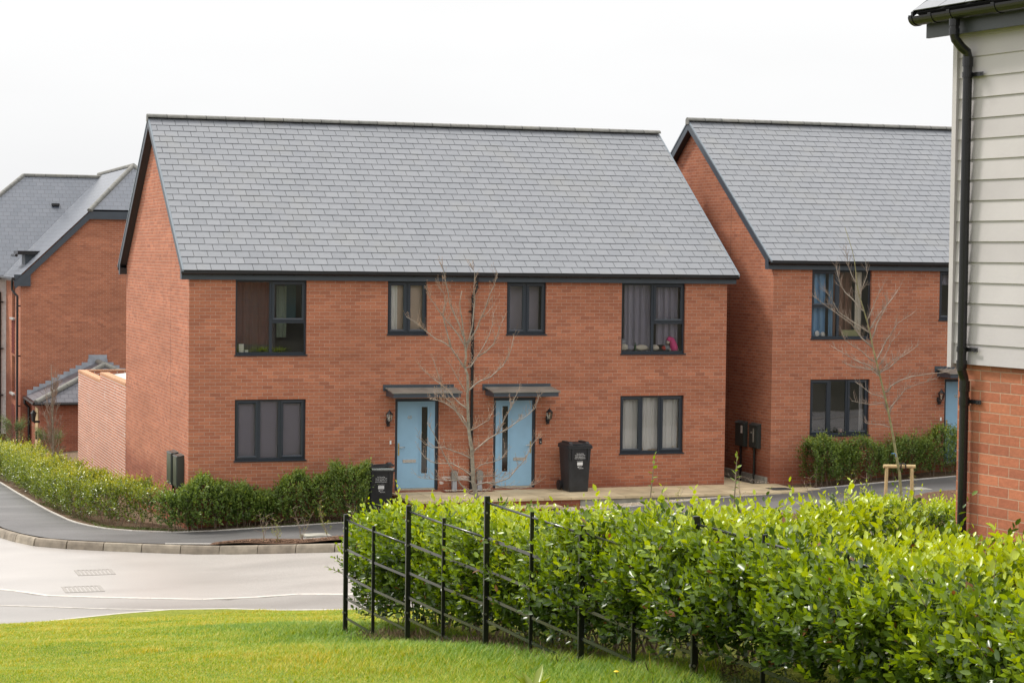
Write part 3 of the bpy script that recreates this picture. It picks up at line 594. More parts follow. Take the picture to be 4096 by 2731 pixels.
def lantern(par, x, z, M_=None):
    t_ = MB(); t_.box(x-.035, x+.035, -.02, -.001, z-.12, z+.0); t_.tube([(x, -.02, z-.08), (x, -.07, z-.13), (x, -.13, z-.12), (x, -.15, z-.05)], [.012, .016, .014, .012], 8)
    t_.box(x-.03, x+.03, -.075, -.022, z-.17, z-.11)
    o = t_.build('wall_lamp', M['black'], par)
    c = MB(); cy = -.15
    def hexr(r, zz): return [(x+r*math.cos(math.pi/6+k*math.pi/3), cy+r*math.sin(math.pi/6+k*math.pi/3), zz) for k in range(6)]
    lo, hi = hexr(.045, z-.05), hexr(.072, z+.10)
    for k in range(6): c.tube([lo[k], hi[k]], .006, 5)
    base = [hexr(.02, z-.065), hexr(.05, z-.05)]; top = [hexr(.085, z+.10), hexr(.06, z+.125), hexr(.03, z+.165), hexr(.012, z+.175), hexr(.008, z+.20)]
    for S in (base, top):
        for i in range(len(S)-1):
            for k in range(6): c.face([S[i][k], S[i][(k+1) % 6], S[i+1][(k+1) % 6], S[i+1][k]])
    c.face(list(reversed(top[0]))); c.face(base[1]); c.build('lamp_cage', M['black'], o)
    g_ = MB()
    for k in range(6): g_.face([lo[k], lo[(k+1) % 6], hi[(k+1) % 6], hi[k]])
    g_.build('lamp_glass', M['glow'], o)
    b_ = MB(); b_.tube([(x, cy, z-.05), (x, cy, z), (x, cy, z+.05)], [.012, .02, .012], 8); b_.build('bulb', M['white'], o)
def ridge(par, x0, x1, y, z, seg=.45, dirv=(1, 0, 0), side=(0, 1, 0), r=.105, mt='ridge', flat=.68):
    mb = MB(); dark = []; d = Vector(dirv); s = Vector(side); L = x1-x0; n = round(L/seg)
    for i in range(n):
        a, b = x0+L*i/n, x0+L*(i+1)/n; rr = random.random(); prev = None
        prof = [(r*math.cos(math.pi*k/10), r*flat*math.sin(math.pi*k/10)) for k in range(11)]; pi_ = [((r-.016)*math.cos(math.pi*k/10), (r-.016)*flat*math.sin(math.pi*k/10)) for k in range(10, -1, -1)]
        pf = [(1*r, -.012)]+prof+[(-1*r, -.012)]+[(-(r-.016), -.012)]+pi_+[(r-.016, -.012)]
        O = Vector((0, y, z)) if abs(d.x) > .5 else Vector((y, 0, z))
        mb.prism([(p[0], p[1]) for p in pf], O+d*(a+.004), O+d*(b-.004), s, (0, 0, 1), a=rr)
        if i == 0: mb.prism([(1*r-.002, -.10)]+[(p[0]*.97, p[1]*.97) for p in prof]+[(-r+.002, -.10)], O+d*(a+.002), O+d*(a+.02), s, (0, 0, 1), a=rr)
        if i > 0:
            n0 = len(mb.f); mb.prism([(r*1.04*math.cos(math.pi*k/8), r*flat*1.04*math.sin(math.pi*k/8)) for k in range(9)]+[(-r*1.04, -.02), (r*1.04, -.02)], O+d*(a-.008), O+d*(a+.008), s, (0, 0, 1)); dark += range(n0, len(mb.f))
    o = mb.build('ridge_tiles', M[mt], par); o.data.materials.append(M['clip'])
    for q in dark: o.data.polygons[q].material_index = 1
def slate_plane(par, x0, x1, y_e, z_e, sgn, L, name='roof_slates'):
    """slates lie on a plane from the eaves (y_e,z_e) rising towards +y*sgn"""
    cs, sn = math.cos(PITCH), math.sin(PITCH); mb = MB(); g = .2395; rows = int(L/g)+1; wd = .30
    for r in range(rows):
        s0 = r*g-(.0 if r else .0); s1 = min(L, s0+g+.02); off = -(wd/2 if r % 2 else 0)
        if s0 >= L: break
        k = 0; x = x0+off
        while x < x1-.01:
            a, b = max(x0, x+.005), min(x1, x+wd-.005); x += wd
            if b-a < .03: continue
            q = min(1, max(0, random.gauss(.5, .2))); lift = random.uniform(.012, .0145); t1 = random.uniform(-.0015, .0015); t2 = random.uniform(-.0015, .0015); ds = random.uniform(-.002, .002)
            def P(xx, s, h): return (xx, y_e+sgn*(s*cs-h*sn), z_e+s*sn+h*cs)
            q0 = [P(a, s0+ds, lift+t1), P(b, s0+ds, lift+t2), P(b, s1, .003), P(a, s1, .003)]
            lo = [P(a, s0+ds, lift-.0065), P(b, s0+ds, lift-.0065)]
            f = [lo[0], lo[1], q0[1], q0[0]]
            if sgn < 0: q0.reverse(); f.reverse()
            mb.face(q0, a=q); mb.face(f, a=q)
            sd_ = [(P(a, s0+ds, 0), P(a, s0+ds, lift+t1), P(a, s1, .003), P(a, s1, 0)), (P(b, s0+ds, 0), P(b, s1, 0), P(b, s1, .003), P(b, s0+ds, lift+t2))]
            for z_ in sd_: mb.face(list(z_), a=q)
    return mb.build(name, M['slate'], par)

BQ = 0
def build_house(loc, label, wins, doors, cans, lamps, pipes, boxes, bd=.155):
    h = root('semi_detached_house', label, 'house', loc, group=None)
    mb = MB(); holes = [(w_[0], w_[1], w_[2], w_[3]) for w_ in wins]+[(d[0], d[1], .235, 2.245) for d in doors]
    wall_rect(mb, 0, W_, -1.4, E_+.12, holes, lambda a, r, b: (a, r, b))
    # gables and back
    hz = E_+.12; yr = DG/2; zr = HS+(yr+QL)*math.tan(PITCH)-.10
    zf = HS+QL*math.tan(PITCH)-.10
    pent = [(DG, -1.4), (0, -1.4), (0, zf), (yr, zr), (DG, zf)]
    mb.face([(0, a, b) for a, b in pent], [(a+.1125, b) for a, b in pent]); mb.face([(W_, a, b) for a, b in reversed(pent)], [(a, b) for a, b in reversed(pent)])
    mb.face([(W_, DG, -1.4), (0, DG, -1.4), (0, DG, zf), (W_, DG, zf)], [(0, -1.4), (W_, -1.4), (W_, zf), (0, zf)])
    for yy in (2.41, 7.05):  # movement joints in the gable brickwork
        pass
    mb.build('wall', M['brick'], h)
    mj = MB(); mj.box(-.0025, .0, 2.405, 2.418, -1, 6.45); mj.build('movement_joint', simple('mastic', (.16, .08, .055), .8), h)
    L = (DG/2+QL)/math.cos(PITCH)
    slate_plane(h, -OV, W_+OV, -QL, HS, 1, L, 'roof_slates'); slate_plane(h, -OV, W_+OV, DG+QL, HS, -1, L, 'roof_slates')
    u = MB(); cs, sn = math.cos(PITCH), math.sin(PITCH)
    prof = [(-QL+.02, HS-.003+.012), (DG/2, HR-.006), (DG+QL-.02, HS-.003+.012), (DG+QL-.02, HS-.05), (DG/2, HR-.09), (-QL+.02, HS-.05)]
    u.prism(prof, (-OV+.004, 0, 0), (W_+OV-.004, 0, 0), (0, 1, 0), (0, 0, 1)); u.build('roof_deck', M['underlay'], h)
    # verge trims, bargeboards, soffits on both gables
    for side in (0, 1):
        X = -OV if side == 0 else W_+OV; s = 1 if side == 0 else -1
        b = MB(); tr = MB(); so_ = MB()
        for sg in (1, -1):
            ye = -QL if sg == 1 else DG+QL; yq = -.104 if sg == 1 else DG+.104
            # along slope from eaves to ridge
            def pt(yv, dz): return (X, yv, HS+(abs(yv-ye))*math.tan(PITCH)+dz)
            x1_ = X+s*.018
            q = [pt(yq, -.028), pt(yr, -.028), pt(yr, -.225), (X, yq+sg*.0, E_), ]
            if True:
                q = [pt(yq, -.028), pt(yr, -.028), pt(yr, -.225), (X, yq+sg*.19, pt(yq+sg*.19, -.225)[2]), (X, yq+sg*.19, E_), (X, yq, E_)]
            A = q; Bv = [(x1_, p[1], p[2]) for p in q]
            b.face(A); b.face(list(reversed(Bv)))
            for i in range(len(A)): j = (i+1) % len(A); b.face([A[j], A[i], Bv[i], Bv[j]])
            e0, e1 = pt(ye+sg*.0, .016), pt(yr, .016); f0, f1 = pt(ye, -.027), pt(yr, -.027)
            xo = X-s*.012; xi = X+s*.022
            V_ = [[(x_, p[1], p[2]) for x_ in (xo, xi)] for p in (e0, e1, f1, f0)]
            for i in range(4): j = (i+1) % 4; tr.face([V_[i][0], V_[j][0], V_[j][1], V_[i][1]])
            tr.face([v[0] for v in V_]); tr.face([v[1] for v in reversed(V_)])
            # soffit board between bargeboard and wall, following the slope
            xs_ = (x1_, 0) if side == 0 else (x1_, W_)
            a0, a1 = pt(yq+sg*.19, -.205), pt(yr, -.205)
            so_.face([(xs_[0], a0[1], a0[2]), (xs_[0], a1[1], a1[2]), (xs_[1], a1[1], a1[2]), (xs_[1], a0[1], a0[2])])
            # boxed eaves end
            so_.box(min(xs_), max(xs_), min(yq+sg*.012, yq+sg*.19), max(yq+sg*.012, yq+sg*.19), E_+.002, E_+.16)
        b.build('bargeboard', M['anth'], h); tr.build('verge_trim', M['edge'], h); so_.build('soffit', M['soffit'], h)
    for sg in (1, -1):
        f_ = MB(); yq = -.104 if sg == 1 else DG+.104
        f_.box(-OV+.02, W_+OV-.02, min(yq, yq+sg*.018), max(yq, yq+sg*.018), E_, HS-.02); f_.build('fascia', M['anth'], h)
        f_ = MB(); f_.box(.001, W_-.001, min(yq+sg*.019, sg*.0 if sg == 1 else DG), max(yq+sg*.019, sg*.0 if sg == 1 else DG), E_+.005, E_+.015); f_.build('eaves_soffit', M['soffit'], h)
        gtr = MB(); r = .058; yc = yq-sg*.062; zc = HS-.035
        pf = [(r*math.cos(math.pi+math.pi*k/10), r*math.sin(math.pi+math.pi*k/10)) for k in range(11)]+[((r-.006)*math.cos(2*math.pi-math.pi*k/10), (r-.006)*math.sin(2*math.pi-math.pi*k/10)) for k in range(11)]
        gtr.prism(pf, (-OV-.01 if side else -OV-.01, yc, zc), (W_+OV+.03, yc, zc), (0, 1, 0), (0, 0, 1))
        r2 = r+.006; pf2 = [(r2*math.cos(math.pi+math.pi*k/8), r2*math.sin(math.pi+math.pi*k/8)) for k in range(9)]
        for k in range(14):
            xx = .45+k*.88; gtr.prism(pf2+[(r2, .006), (-r2, .006)], (xx-.012, yc, zc), (xx+.012, yc, zc), (0, 1, 0), (0, 0, 1))
        gtr.build('gutter', M['gutter'], h)
    ridge(h, -OV-.03, W_+OV+.03, DG/2, HR+.012)
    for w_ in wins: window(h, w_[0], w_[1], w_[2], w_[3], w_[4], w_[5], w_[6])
    for d in doors: door(h, *d)
    for c in cans: canopy(h, *c)
    for l in lamps: lantern(h, *l)
    for (px, pb) in pipes:
        p = MB(); p.tube([(px+.05, -.166, HS-.08), (px+.05, -.166, 4.68), (px+.035, -.15, 4.62), (px-.0, -.075, 4.50), (px, -.055, 4.44), (px, -.055, 3.0), (px, -.055, pb)], .034, 12)
        for zz in (4.68, 4.44, 2.9, 1.5): p.tube([(px, -.055, zz-.03) if zz < 4.5 else (px+.05, -.166, zz-.03), (px, -.055, zz+.03) if zz < 4.5 else (px+.05, -.166, zz+.03)], .040, 12)
        for zz in (4.15, 3.0, 1.85, .6): p.box(px-.085, px+.0, -.03, -.001, zz-.012, zz+.012)
        p.build('downpipe', M['gutter'], h, smooth=False)
    for (y0, y1, z0, z1, lab) in boxes:
        b = MB(); b.box(-bd, -.001, y0, y1, z0, z1); b.prism([(0, 0), (-bd-.02, -.035), (-bd-.02, -.02), (0, .02)], (0, y0-.01, z1), (0, y1+.01, z1), (1, 0, 0), (0, 0, 1))
        o = b.build('meter_box', simple('meter_box', (.035, .045, .043), .35), h, bevel=.006)
        if lab: o['label'] = lab
        d = MB(); d.box(-bd-.01, -bd-.0015, y0+.03, y1-.03, z0+.03, z1-.04); d.build('meter_door', simple('meter_door', (.05, .062, .058), .3), o)
        c = MB(); c.tube([(-.06, (y0+y1)/2, z0), (-.06, (y0+y1)/2, -.3)], .03, 10); c.build('duct', M['gutter'], o)
    return h

T3 = [(0, .345, 0, 1, 's'), (.345, .635, 0, 1, 'f'), (.635, 1, 0, 1, 's')]
TL = [(0, .5, 0, 1, 'f'), (.5, 1, .44, 1, 's'), (.5, 1, 0, .44, 'f')]
TM = [(0, .46, .46, 1, 's'), (0, .46, 0, .46, 'f'), (.46, 1, 0, 1, 'f')]
T2 = [(0, .5, 0, 1, 's'), (.5, 1, 0, 1, 's')]
def wins_for(b):
    return [(.985, 2.525, 3.18, 4.80, b[0][2], b[0][0], b[0][1]), (.985, 2.525, .925, 2.257, T3, b[1][0], b[1][1]),
            (4.32, 5.21, 3.62, 4.80, T2, b[2][0], b[2][1]), (7.04, 7.96, 3.62, 4.80, T2, b[3][0], b[3][1]),
            (9.76, 11.31, 3.18, 4.80, b[4][2], b[4][0], b[4][1]), (9.76, 11.31, .925, 2.257, T3, b[5][0], b[5][1])]
H1 = build_house((0, 0, 0), 'red brick semi-detached house pair with two pale blue doors and one long slate roof', wins_for([
        ('glass', [('drape_dark', -.12, .62, 0, 1.05, .35, .012), ('sage', .66, .80, .22, .92, .5, .015), ('teal', .82, .98, .45, 1, .8, .0)], TL),
        ('glass_dull', [('blind_grey', -.05, 1.05, -.1, 1.05, .03, 0)]),
        ('glass', [('blind_beige', .3, 1.05, 0, 1, .06, 0), ('curt_white', -.02, .38, 0, 1, .08, .012)]),
        ('glass', [('blind_grey', -.05, .95, 0, 1, .25, 0)]),
        ('glass', [('curt_grey', .10, .52, 0, 1, .12, .03), ('curt_grey', .62, .96, .12, 1, .12, .03)], TL),
        ('glass', [('curt_white', -.05, 1.05, -.1, 1, .10, .018)])]),
    [(4.51, 5.50, '60', True), (6.76, 7.75, '58', False)], [(4.27, 5.83), (6.53, 8.08)], [(4.34, 1.82), (8.015, 1.82)], [(6.235, .22)],
    [(.52, 1.0, .35, 1.03, None), (1.26, 1.86, .33, 1.03, None)])
H2 = build_house((13.456, -.094, .343), 'red brick house across the narrow passage with blue curtains in an upper window', wins_for([
        ('glass', [('curt_blue', -.0, .30, 0, 1, .12, .03), ('curt_blue', .38, .46, 0, 1, .2, .02), ('curt_brown', .50, .80, 0, 1, .3, .03), ('cream', .80, .93, 0, 1, .12, .02)], TM),
        ('glass_dull', [('curt_white', .90, .96, 0, 1, .1, .01), ('curt_white', .34, .38, 0, 1, .1, .01)]),
        ('glass', [('curt_grey', -.02, 1, .72, 1, .12, .02)]), ('glass', [('blind_grey', 0, 1, 0, 1, .2, 0)]),
        ('glass', [], TL), ('glass', [('curt_white', -.05, 1.05, 0, 1, .1, .015)])]),
    [(4.51, 5.50, '56', True), (6.76, 7.75, '54', False)], [(4.27, 5.83), (6.53, 8.08)], [(4.34, 1.82), (8.015, 1.82)], [(6.235, 0)],
    [(.52, 1.0, .62, 1.18, 'dark meter box with torn grey tape on its door'), (1.26, 1.78, .60, 1.18, 'dark meter box with a white torn patch on its door')], .095)
mb = MB(); mb.box(13.40, 13.455, .05, 9.3, -.2, .33); tag(mb.build('kerb_edging', M['concrete']), 'low concrete edging along the foot of the right house gable', 'edging')
# torn notices on the right house meter boxes
for (x, y0, y1, z0, z1, nm) in ((13.344, .60, .66, 1.10, 1.42, 'tape'), (13.344, .70, .78, 1.30, 1.34, 'tape'), (13.344, 1.24, 1.34, 1.26, 1.44, 'notice')):
    mb = MB(); mb.box(x, x+.004, y0, y1, z0, z1); o = mb.build('torn_' + nm, M['concrete'] if nm == 'tape' else M['white']); o.parent = H2; o.location = (-13.456, .094, -.343)
# gas meter posts beside the downpipe, lime bloom handled in brick
for x, lb in ((5.85, 'grey rounded marker post left of the black downpipe between the doors'), (6.43, 'grey rounded marker post right of the black downpipe between the doors')):
    t = root('service_cabinet', lb, 'service post', (x, -.07, .2), group='grey service posts between the doors')
    mb = MB(); mb.box(-.05, .05, -.03, .05, 0, .25); mb.build('post', simple('lead_post', (.33, .34, .37), .5), t)
    mb = MB(); prof = [(-.07, 0), (.07, 0), (.07, .16)]+[(.07*math.cos(math.pi*k/8), .16+.06*math.sin(math.pi*k/8)) for k in range(1, 8)]+[(-.07, .16)]
    mb.prism(prof, (0, -.045, .24), (0, .06, .24), (1, 0, 0), (0, 0, 1)); mb.build('cap', simple('post_cap', (.22, .21, .19), .5), t)
# doorbells
mb = MB(); mb.box(-.018, .018, -.018, 0, -.04, .04); o = mb.build('doorbell', M['white'], None, loc=(4.407, -.001, 1.294)); o.parent = H1
mb = MB(); mb.box(-.018, .018, -.018, 0, -.04, .04); o = mb.build('doorbell', M['white'], None, loc=(4.416, -.001, 1.297)); o.parent = H2
mb = MB(); mb.box(-.03, .03, -.022, 0, -.065, .065); o = mb.build('doorbell', M['black'], None, loc=(7.86, -.001, 1.27)); o.parent = H1; o['label'] = 'black video doorbell'
mb = MB(); mb.tube([(7.86, -.024, 1.25), (7.86, -.028, 1.25)], .018, 12); d_ = mb.build('bell_button', M['chrome']); d_.parent = o; d_.location = (-7.86, .001, -1.27)
# efflorescence splashes low on the wall between the doors
mb = MB()
for k in range(26):
    cx = 5.56+random.random()*.62; cz = .48+random.uniform(-.05, .05)-.1*(cx < 5.6); r = random.uniform(.02, .06)
    mb.face([(cx+r*1.6*math.cos(a)*random.uniform(.6, 1), -.0015-k*.00002, cz+r*.6*math.sin(a)*random.uniform(.6, 1)) for a in [j*math.pi/3.5 for j in range(7)]])
o = mb.build('lime_stain', simple('lime', (.55, .47, .43), .9)); o.parent = H1
# ------------------------------------------------------------ yard wall behind the house gable
t = root('yard_wall', 'orange red brick yard wall with white lime streaks behind the main house gable', 'wall', (0, 14.5, -1))
def yw(name, bx, mt):
    mb = MB()
    for (x0, x1, y0, y1, z0, z1) in bx:
        for q, uvq in ((((x0, y1, z0), (x0, y0, z0), (x0, y0, z1), (x0, y1, z1)), ((-y1, z0), (-y0, z0), (-y0, z1), (-y1, z1))), (((x1, y0, z0), (x1, y1, z0), (x1, y1, z1), (x1, y0, z1)), ((y0, z0), (y1, z0), (y1, z1), (y0, z1))),
                       (((x0, y0, z0), (x1, y0, z0), (x1, y0, z1), (x0, y0, z1)), ((x0, z0), (x1, z0), (x1, z1), (x0, z1))), (((x1, y1, z0), (x0, y1, z0), (x0, y1, z1), (x1, y1, z1)), ((x1, z0), (x0, z0), (x0, z1), (x1, z1))),
                       (((x0, y0, z1), (x1, y0, z1), (x1, y1, z1), (x0, y1, z1)), ((x0, y0), (x1, y0), (x1, y1), (x0, y1)))):
            mb.face([(p[0], p[1]-14.5, p[2]+1) for p in q], list(uvq))
    return mb.build(name, mt, t)
yw('brickwork', [(-.004, .215, 9.452, 14.5, -2, 1.97), (-.004, .215, 14.502, 19.6, -2, 1.76), (.216, 6, 19.40, 19.615, -2, 1.80)], M['brick_salt'])
cop = brick_mat('coping_brick', (.52, .25, .13), (.47, .22, .12), (.55, .42, .3), dark=0, bw=.075)
yw('brick_coping', [(-.01, .222, 9.453, 14.49, 1.971, 2.045), (-.01, .222, 14.50, 19.62, 1.761, 1.835), (.223, 6, 19.39, 19.62, 1.801, 1.84)], cop)
t2_ = root('garden_shed', 'pale grey green flat shed roof just showing over the yard wall', 'shed', (1.7, 14.5, -1))
mb = MB(); mb.box(-.9, 3, -2.5, 2.5, 0, 2.75); mb.build('shed_wall', M['wooddoor'], t2_)
mb = MB(); mb.prism([(-1.15, 2.80), (1.1, 3.1), (3.2, 2.80), (3.2, 2.76), (1.1, 3.06), (-1.15, 2.76)], (0, -2.7, 0), (0, 2.7, 0), (1, 0, 0), (0, 0, 1)); mb.build('shed_roof', simple('felt', (.42, .46, .42), .8, noise=.15), t2_)

# ------------------------------------------------------------ left flats (wing with clipped gable, main range behind)
FX, FY = -.07, 37.5
t = root('apartment_building', 'three storey brick apartment block with grey hipped slate roofs at far left', 'apartment building', (FX, FY, -3))
def pt_(name, mt, fs, smooth=False):
    mb = MB()
    for q in fs:
        pts, uv = q if isinstance(q, tuple) and isinstance(q[1], list) and isinstance(q[0], list) else (q, None)
        mb.face([(p[0]-FX, p[1]-FY, p[2]+3) for p in pts], uv)
    return mb.build(name, mt, t, smooth)
EZ, HZ, RZ = 4.36, 6.9, 8.80; WX = 9.0; rx = FX+4.5
# end wall with half-hip top
el, er = FX, FX+WX; tan45 = (RZ-EZ-.1)/4.5
hx0 = FX+(HZ-EZ-.1)/tan45; hx1 = el+er-hx0
pol = [(el, -4), (er, -4), (er, EZ+.1), (hx1, HZ), (hx0, HZ), (el, EZ+.1)]
pt_('end_wall', M['brick'], [([(a, FY, b) for a, b in pol], [(a, b) for a, b in pol])])
# left face of the wing with a column of recessed windows
wy0, wy1 = 39.9, 41.2
fl = [(39.9, 41.2, -.2, 1.25), (39.9, 41.2, 2.75, 4.2)]
mb = MB(); wall_rect(mb, -44, -37.5, -4, EZ+.1, [(-b, -a, c, d) for a, b, c, d in fl], lambda a, r, b: (r, -a-FY, b+3)); o = mb.build('side_wall', M['brick'], t)
for a, b, c, d in fl:
    mb = MB(); fr = .06
    for q in ((a, b, c, c+fr), (a, b, d-fr, d), (a, a+fr, c+fr, d-fr), (b-fr, b, c+fr, d-fr), ((a+b)/2-.03, (a+b)/2+.03, c+fr, d-fr)): mb.box(.10, .15, q[0]-FY, q[1]-FY, q[2]+3, q[3]+3)
    w2 = mb.build('window', M['upvc'], t); g_ = MB(); g_.box(.12, .125, a-FY, b-FY, c+3, d+3); g_.build('pane', M['glass'], w2)
    g_ = MB(); g_.box(.4, .41, a-.3-FY, b+.3-FY, c+2.8, d+3.2); g_.build('blind', M['blind_beige'], w2)
    g_ = MB(); g_.box(-.10, .1, a-.12-FY, b+.12-FY, c+3-.07, c+3-.002); g_.build('sill', M['stone'], w2)
for zc in (1.35, -2.0):   # textured projecting-brick panels between the windows
    mb = MB(); zz = zc; k = 0
    while zz < zc+1.3:
        for j in range(6):
            y = 39.95+j*.225+(.11 if k % 2 else 0)
            if y+.1 < 41.2: mb.box(-.03, -.0005, y-FY, y+.10-FY, zz+3, zz+3.065)
        zz += .075; k += 1
    mb.build('brick_panel', M['brick_dark'], t)
mb = MB(); mb.box(-.02, -.0005, 38.55-FY, 38.9-FY, 1.15+3, 1.55+3); mb.build('vent_brick', M['brick_dark'], t)
# cladding bay behind: white boards facing the street
def boards(mb, x0, x1, z0, z1, fpt, ex=.15, lap=.018):
    z = z0
    while z < z1-.01:
        zt = min(z1, z+ex); q = random.random()
        mb.face([fpt(x0, lap, z), fpt(x1, lap, z), fpt(x1, .004, zt), fpt(x0, .004, zt)], a=q)
        mb.face([fpt(x0, 0, z), fpt(x1, 0, z), fpt(x1, lap, z), fpt(x0, lap, z)], a=q); z = zt
mb = MB(); boards(mb, FX-8, FX-.0, -2.1, EZ, lambda x, o_, z: (x-FX, 44-.02-o_-FY, z+3)); mb.build('cladding', M['clad_far'], t)
pt_('rear_wall', M['brick'], [([(FX-8, 44, -4), (FX+30, 44, -4), (FX+30, 44, EZ), (FX-8, 44, EZ)], [(FX-8, -4), (FX+30, -4), (FX+30, EZ), (FX-8, EZ)])])
# roofs. slate UV = (along, up slope)
def roofq(pts, U, O=None):
    U = Vector(U).normalized(); P = [Vector(p) for p in pts]; nrm = (P[1]-P[0]).cross(P[2]-P[0]).normalized(); Vv = nrm.cross(U)
    if Vv.z < 0: Vv = -Vv
    return (pts, [((p-P[0]).dot(U), (p-P[0]).dot(Vv)) for p in P])
oh = .25; ezr = EZ+.12
lft = [(el-oh, FY-.18, ezr-oh*.9), (el-oh, 50, ezr-oh*.9), (rx, 50, RZ), (rx, FY+1.95, RZ), (hx0+.05, FY-.18, HZ+.08)]
rgt = [(er+oh, FY-.18, ezr-oh*.9), (er+oh, 50, ezr-oh*.9), (rx, 50, RZ), (rx, FY+1.95, RZ), (hx1-.05, FY-.18, HZ+.08)]
hip = [(hx0+.05, FY-.18, HZ+.08), (hx1-.05, FY-.18, HZ+.08), (rx, FY+1.95, RZ)]
pt_('wing_roof', M['slate_t'], [roofq(lft, (0, 1, 0)), roofq(rgt, (0, 1, 0)), roofq(hip, (1, 0, 0))])
MRY, MRZ, MX = 48.2, 8.62, 1.0
main_f = [(MX-5.2, 43.7, EZ), (FX+30, 43.7, EZ), (FX+30, MRY, MRZ), (MX, MRY, MRZ)]
main_l = [(MX-5.2, 43.7, EZ), (MX-5.2, 52.7, EZ), (MX, MRY, MRZ)]
pt_('main_roof', M['slate_t'], [roofq(main_f, (1, 0, 0)), roofq(main_l, (0, 1, 0)), roofq([(MX-5.2, 52.7, EZ), (FX+30, 52.7, EZ), (FX+30, MRY, MRZ), (MX, MRY, MRZ)], (1, 0, 0))])
# ridge and hip tiles
mb = MB()
def tiles(p0, p1, r=.10, seg=.45):
    p0, p1 = Vector(p0), Vector(p1); L = (p1-p0).length; d = (p1-p0)/L; n = max(1, int(L/seg)); s_ = d.cross(Vector((0, 0, 1))).normalized(); u_ = s_.cross(d)
    for i in range(n):
        a, b = p0+d*(L*i/n+.006), p0+d*(L*(i+1)/n-.006)
        mb.prism([(r*math.cos(math.pi*k/6), r*.75*math.sin(math.pi*k/6)) for k in range(7)]+[(-r, -.06), (r, -.06)], a-Vector((FX, FY, -3)), b-Vector((FX, FY, -3)), s_, u_, a=random.random())
tiles((rx, FY+1.95, RZ), (rx, 50, RZ)); tiles((hx0, FY-.2, HZ+.05), (rx, FY+1.95, RZ)); tiles((hx1, FY-.2, HZ+.05), (rx, FY+1.95, RZ)); tiles((MX, MRY, MRZ), (FX+30, MRY, MRZ)); tiles((MX-5.2, 43.7, EZ), (MX, MRY, MRZ))
mb.build('ridge_tiles', M['ridge'], t)
for (x, y, nm) in ((3.1-.9, 46.9, 'roof_vent'), (-1.1, 45.4, 'roof_vent')):
    mb = MB(); z = EZ+(y-43.7)*(MRZ-EZ)/4.5; mb.box(x-.16-FX, x+.16-FX, y-.2-FY, y+.02-FY, z-.08+3, z+.02+3); mb.build(nm, M['clip'], t)
# valley line and bargeboards, half-hip fascia
def plank(p0, p1, dz, th, nm, mt='anth'):
    mb = MB(); a, b = Vector(p0)-Vector((FX, FY, -3)), Vector(p1)-Vector((FX, FY, -3)); dn = Vector((0, 0, -dz)); tv = Vector((0, -th, 0))
    q = [a, b, b+dn, a+dn]; q2 = [v+tv for v in q]; mb.face(q2); mb.face(list(reversed(q)))
    for i in range(4): j = (i+1) % 4; mb.face([q[i], q[j], q2[j], q2[i]])
    return mb.build(nm, mt if not isinstance(mt, str) else M[mt], t)
plank((el-.22, FY-.12, ezr-.27), (hx0+.05, FY-.12, HZ+.02), .28, .03, 'bargeboard'); plank((hx0, FY-.125, HZ+.02), (hx1, FY-.125, HZ+.02), .30, .03, 'fascia')
mb = MB(); mb.box(-.26, .35, -.14, -.02, EZ-.32+3, EZ+.12+3); mb.build('eaves_box', M['anth'], t)
mb = MB(); mb.box(-.22, -.02, .0, 6.3, EZ-.15+3, EZ-.0+3); mb.build('eaves_fascia', simple('pale_fascia', (.35, .35, .36), .5), t)
mb = MB(); mb.tube([(-.3, -.15, EZ-.05+3), (-.3, 6.3, EZ-.05+3)], .07, 8); mb.build('gutter', M['gutter'], t)
mb = MB(); mb.box(-8, -.0, 43.6-FY, 43.75-FY, EZ-.15+3, EZ+.02+3); mb.build('gutter', M['gutter'], t)
for (x, y) in ((-.12, .1), (-.25, 6.42)):
    mb = MB(); z = EZ+3; mb.tube([(x-.2, y, z-.1), (x-.2, y, z-.45), (x-.1, y, z-.6), (x, y, z-.7), (x, y, z-1.0), (x, y, -1)], .045, 8)
    for k in range(4): mb.box(x, x+.14, y-.05, y+.0, z-1.1-k*1.9, z-1.05-k*1.9)
    mb.build('downpipe', M['gutter'], t)
# small flat dormer low on the lit slope
d_ = MB(); d_.box(.35, 1.4, 2.1, 3.5, 5.05-.2+3-.55, 5.55-.2+3-.12); o = d_.build('dormer', M['anth'], t)
d_ = MB(); d_.box(.05, 1.55, 1.9, 3.7, 5.27+3-.04, 5.42+3-.04); x_ = d_.build('dormer_roof', M['gutter'], o)
d_ = MB(); d_.tube([(.0, 1.9, 8.2), (.0, 3.7, 8.2)], .06, 8); d_.build('dormer_gutter', M['gutter'], o)

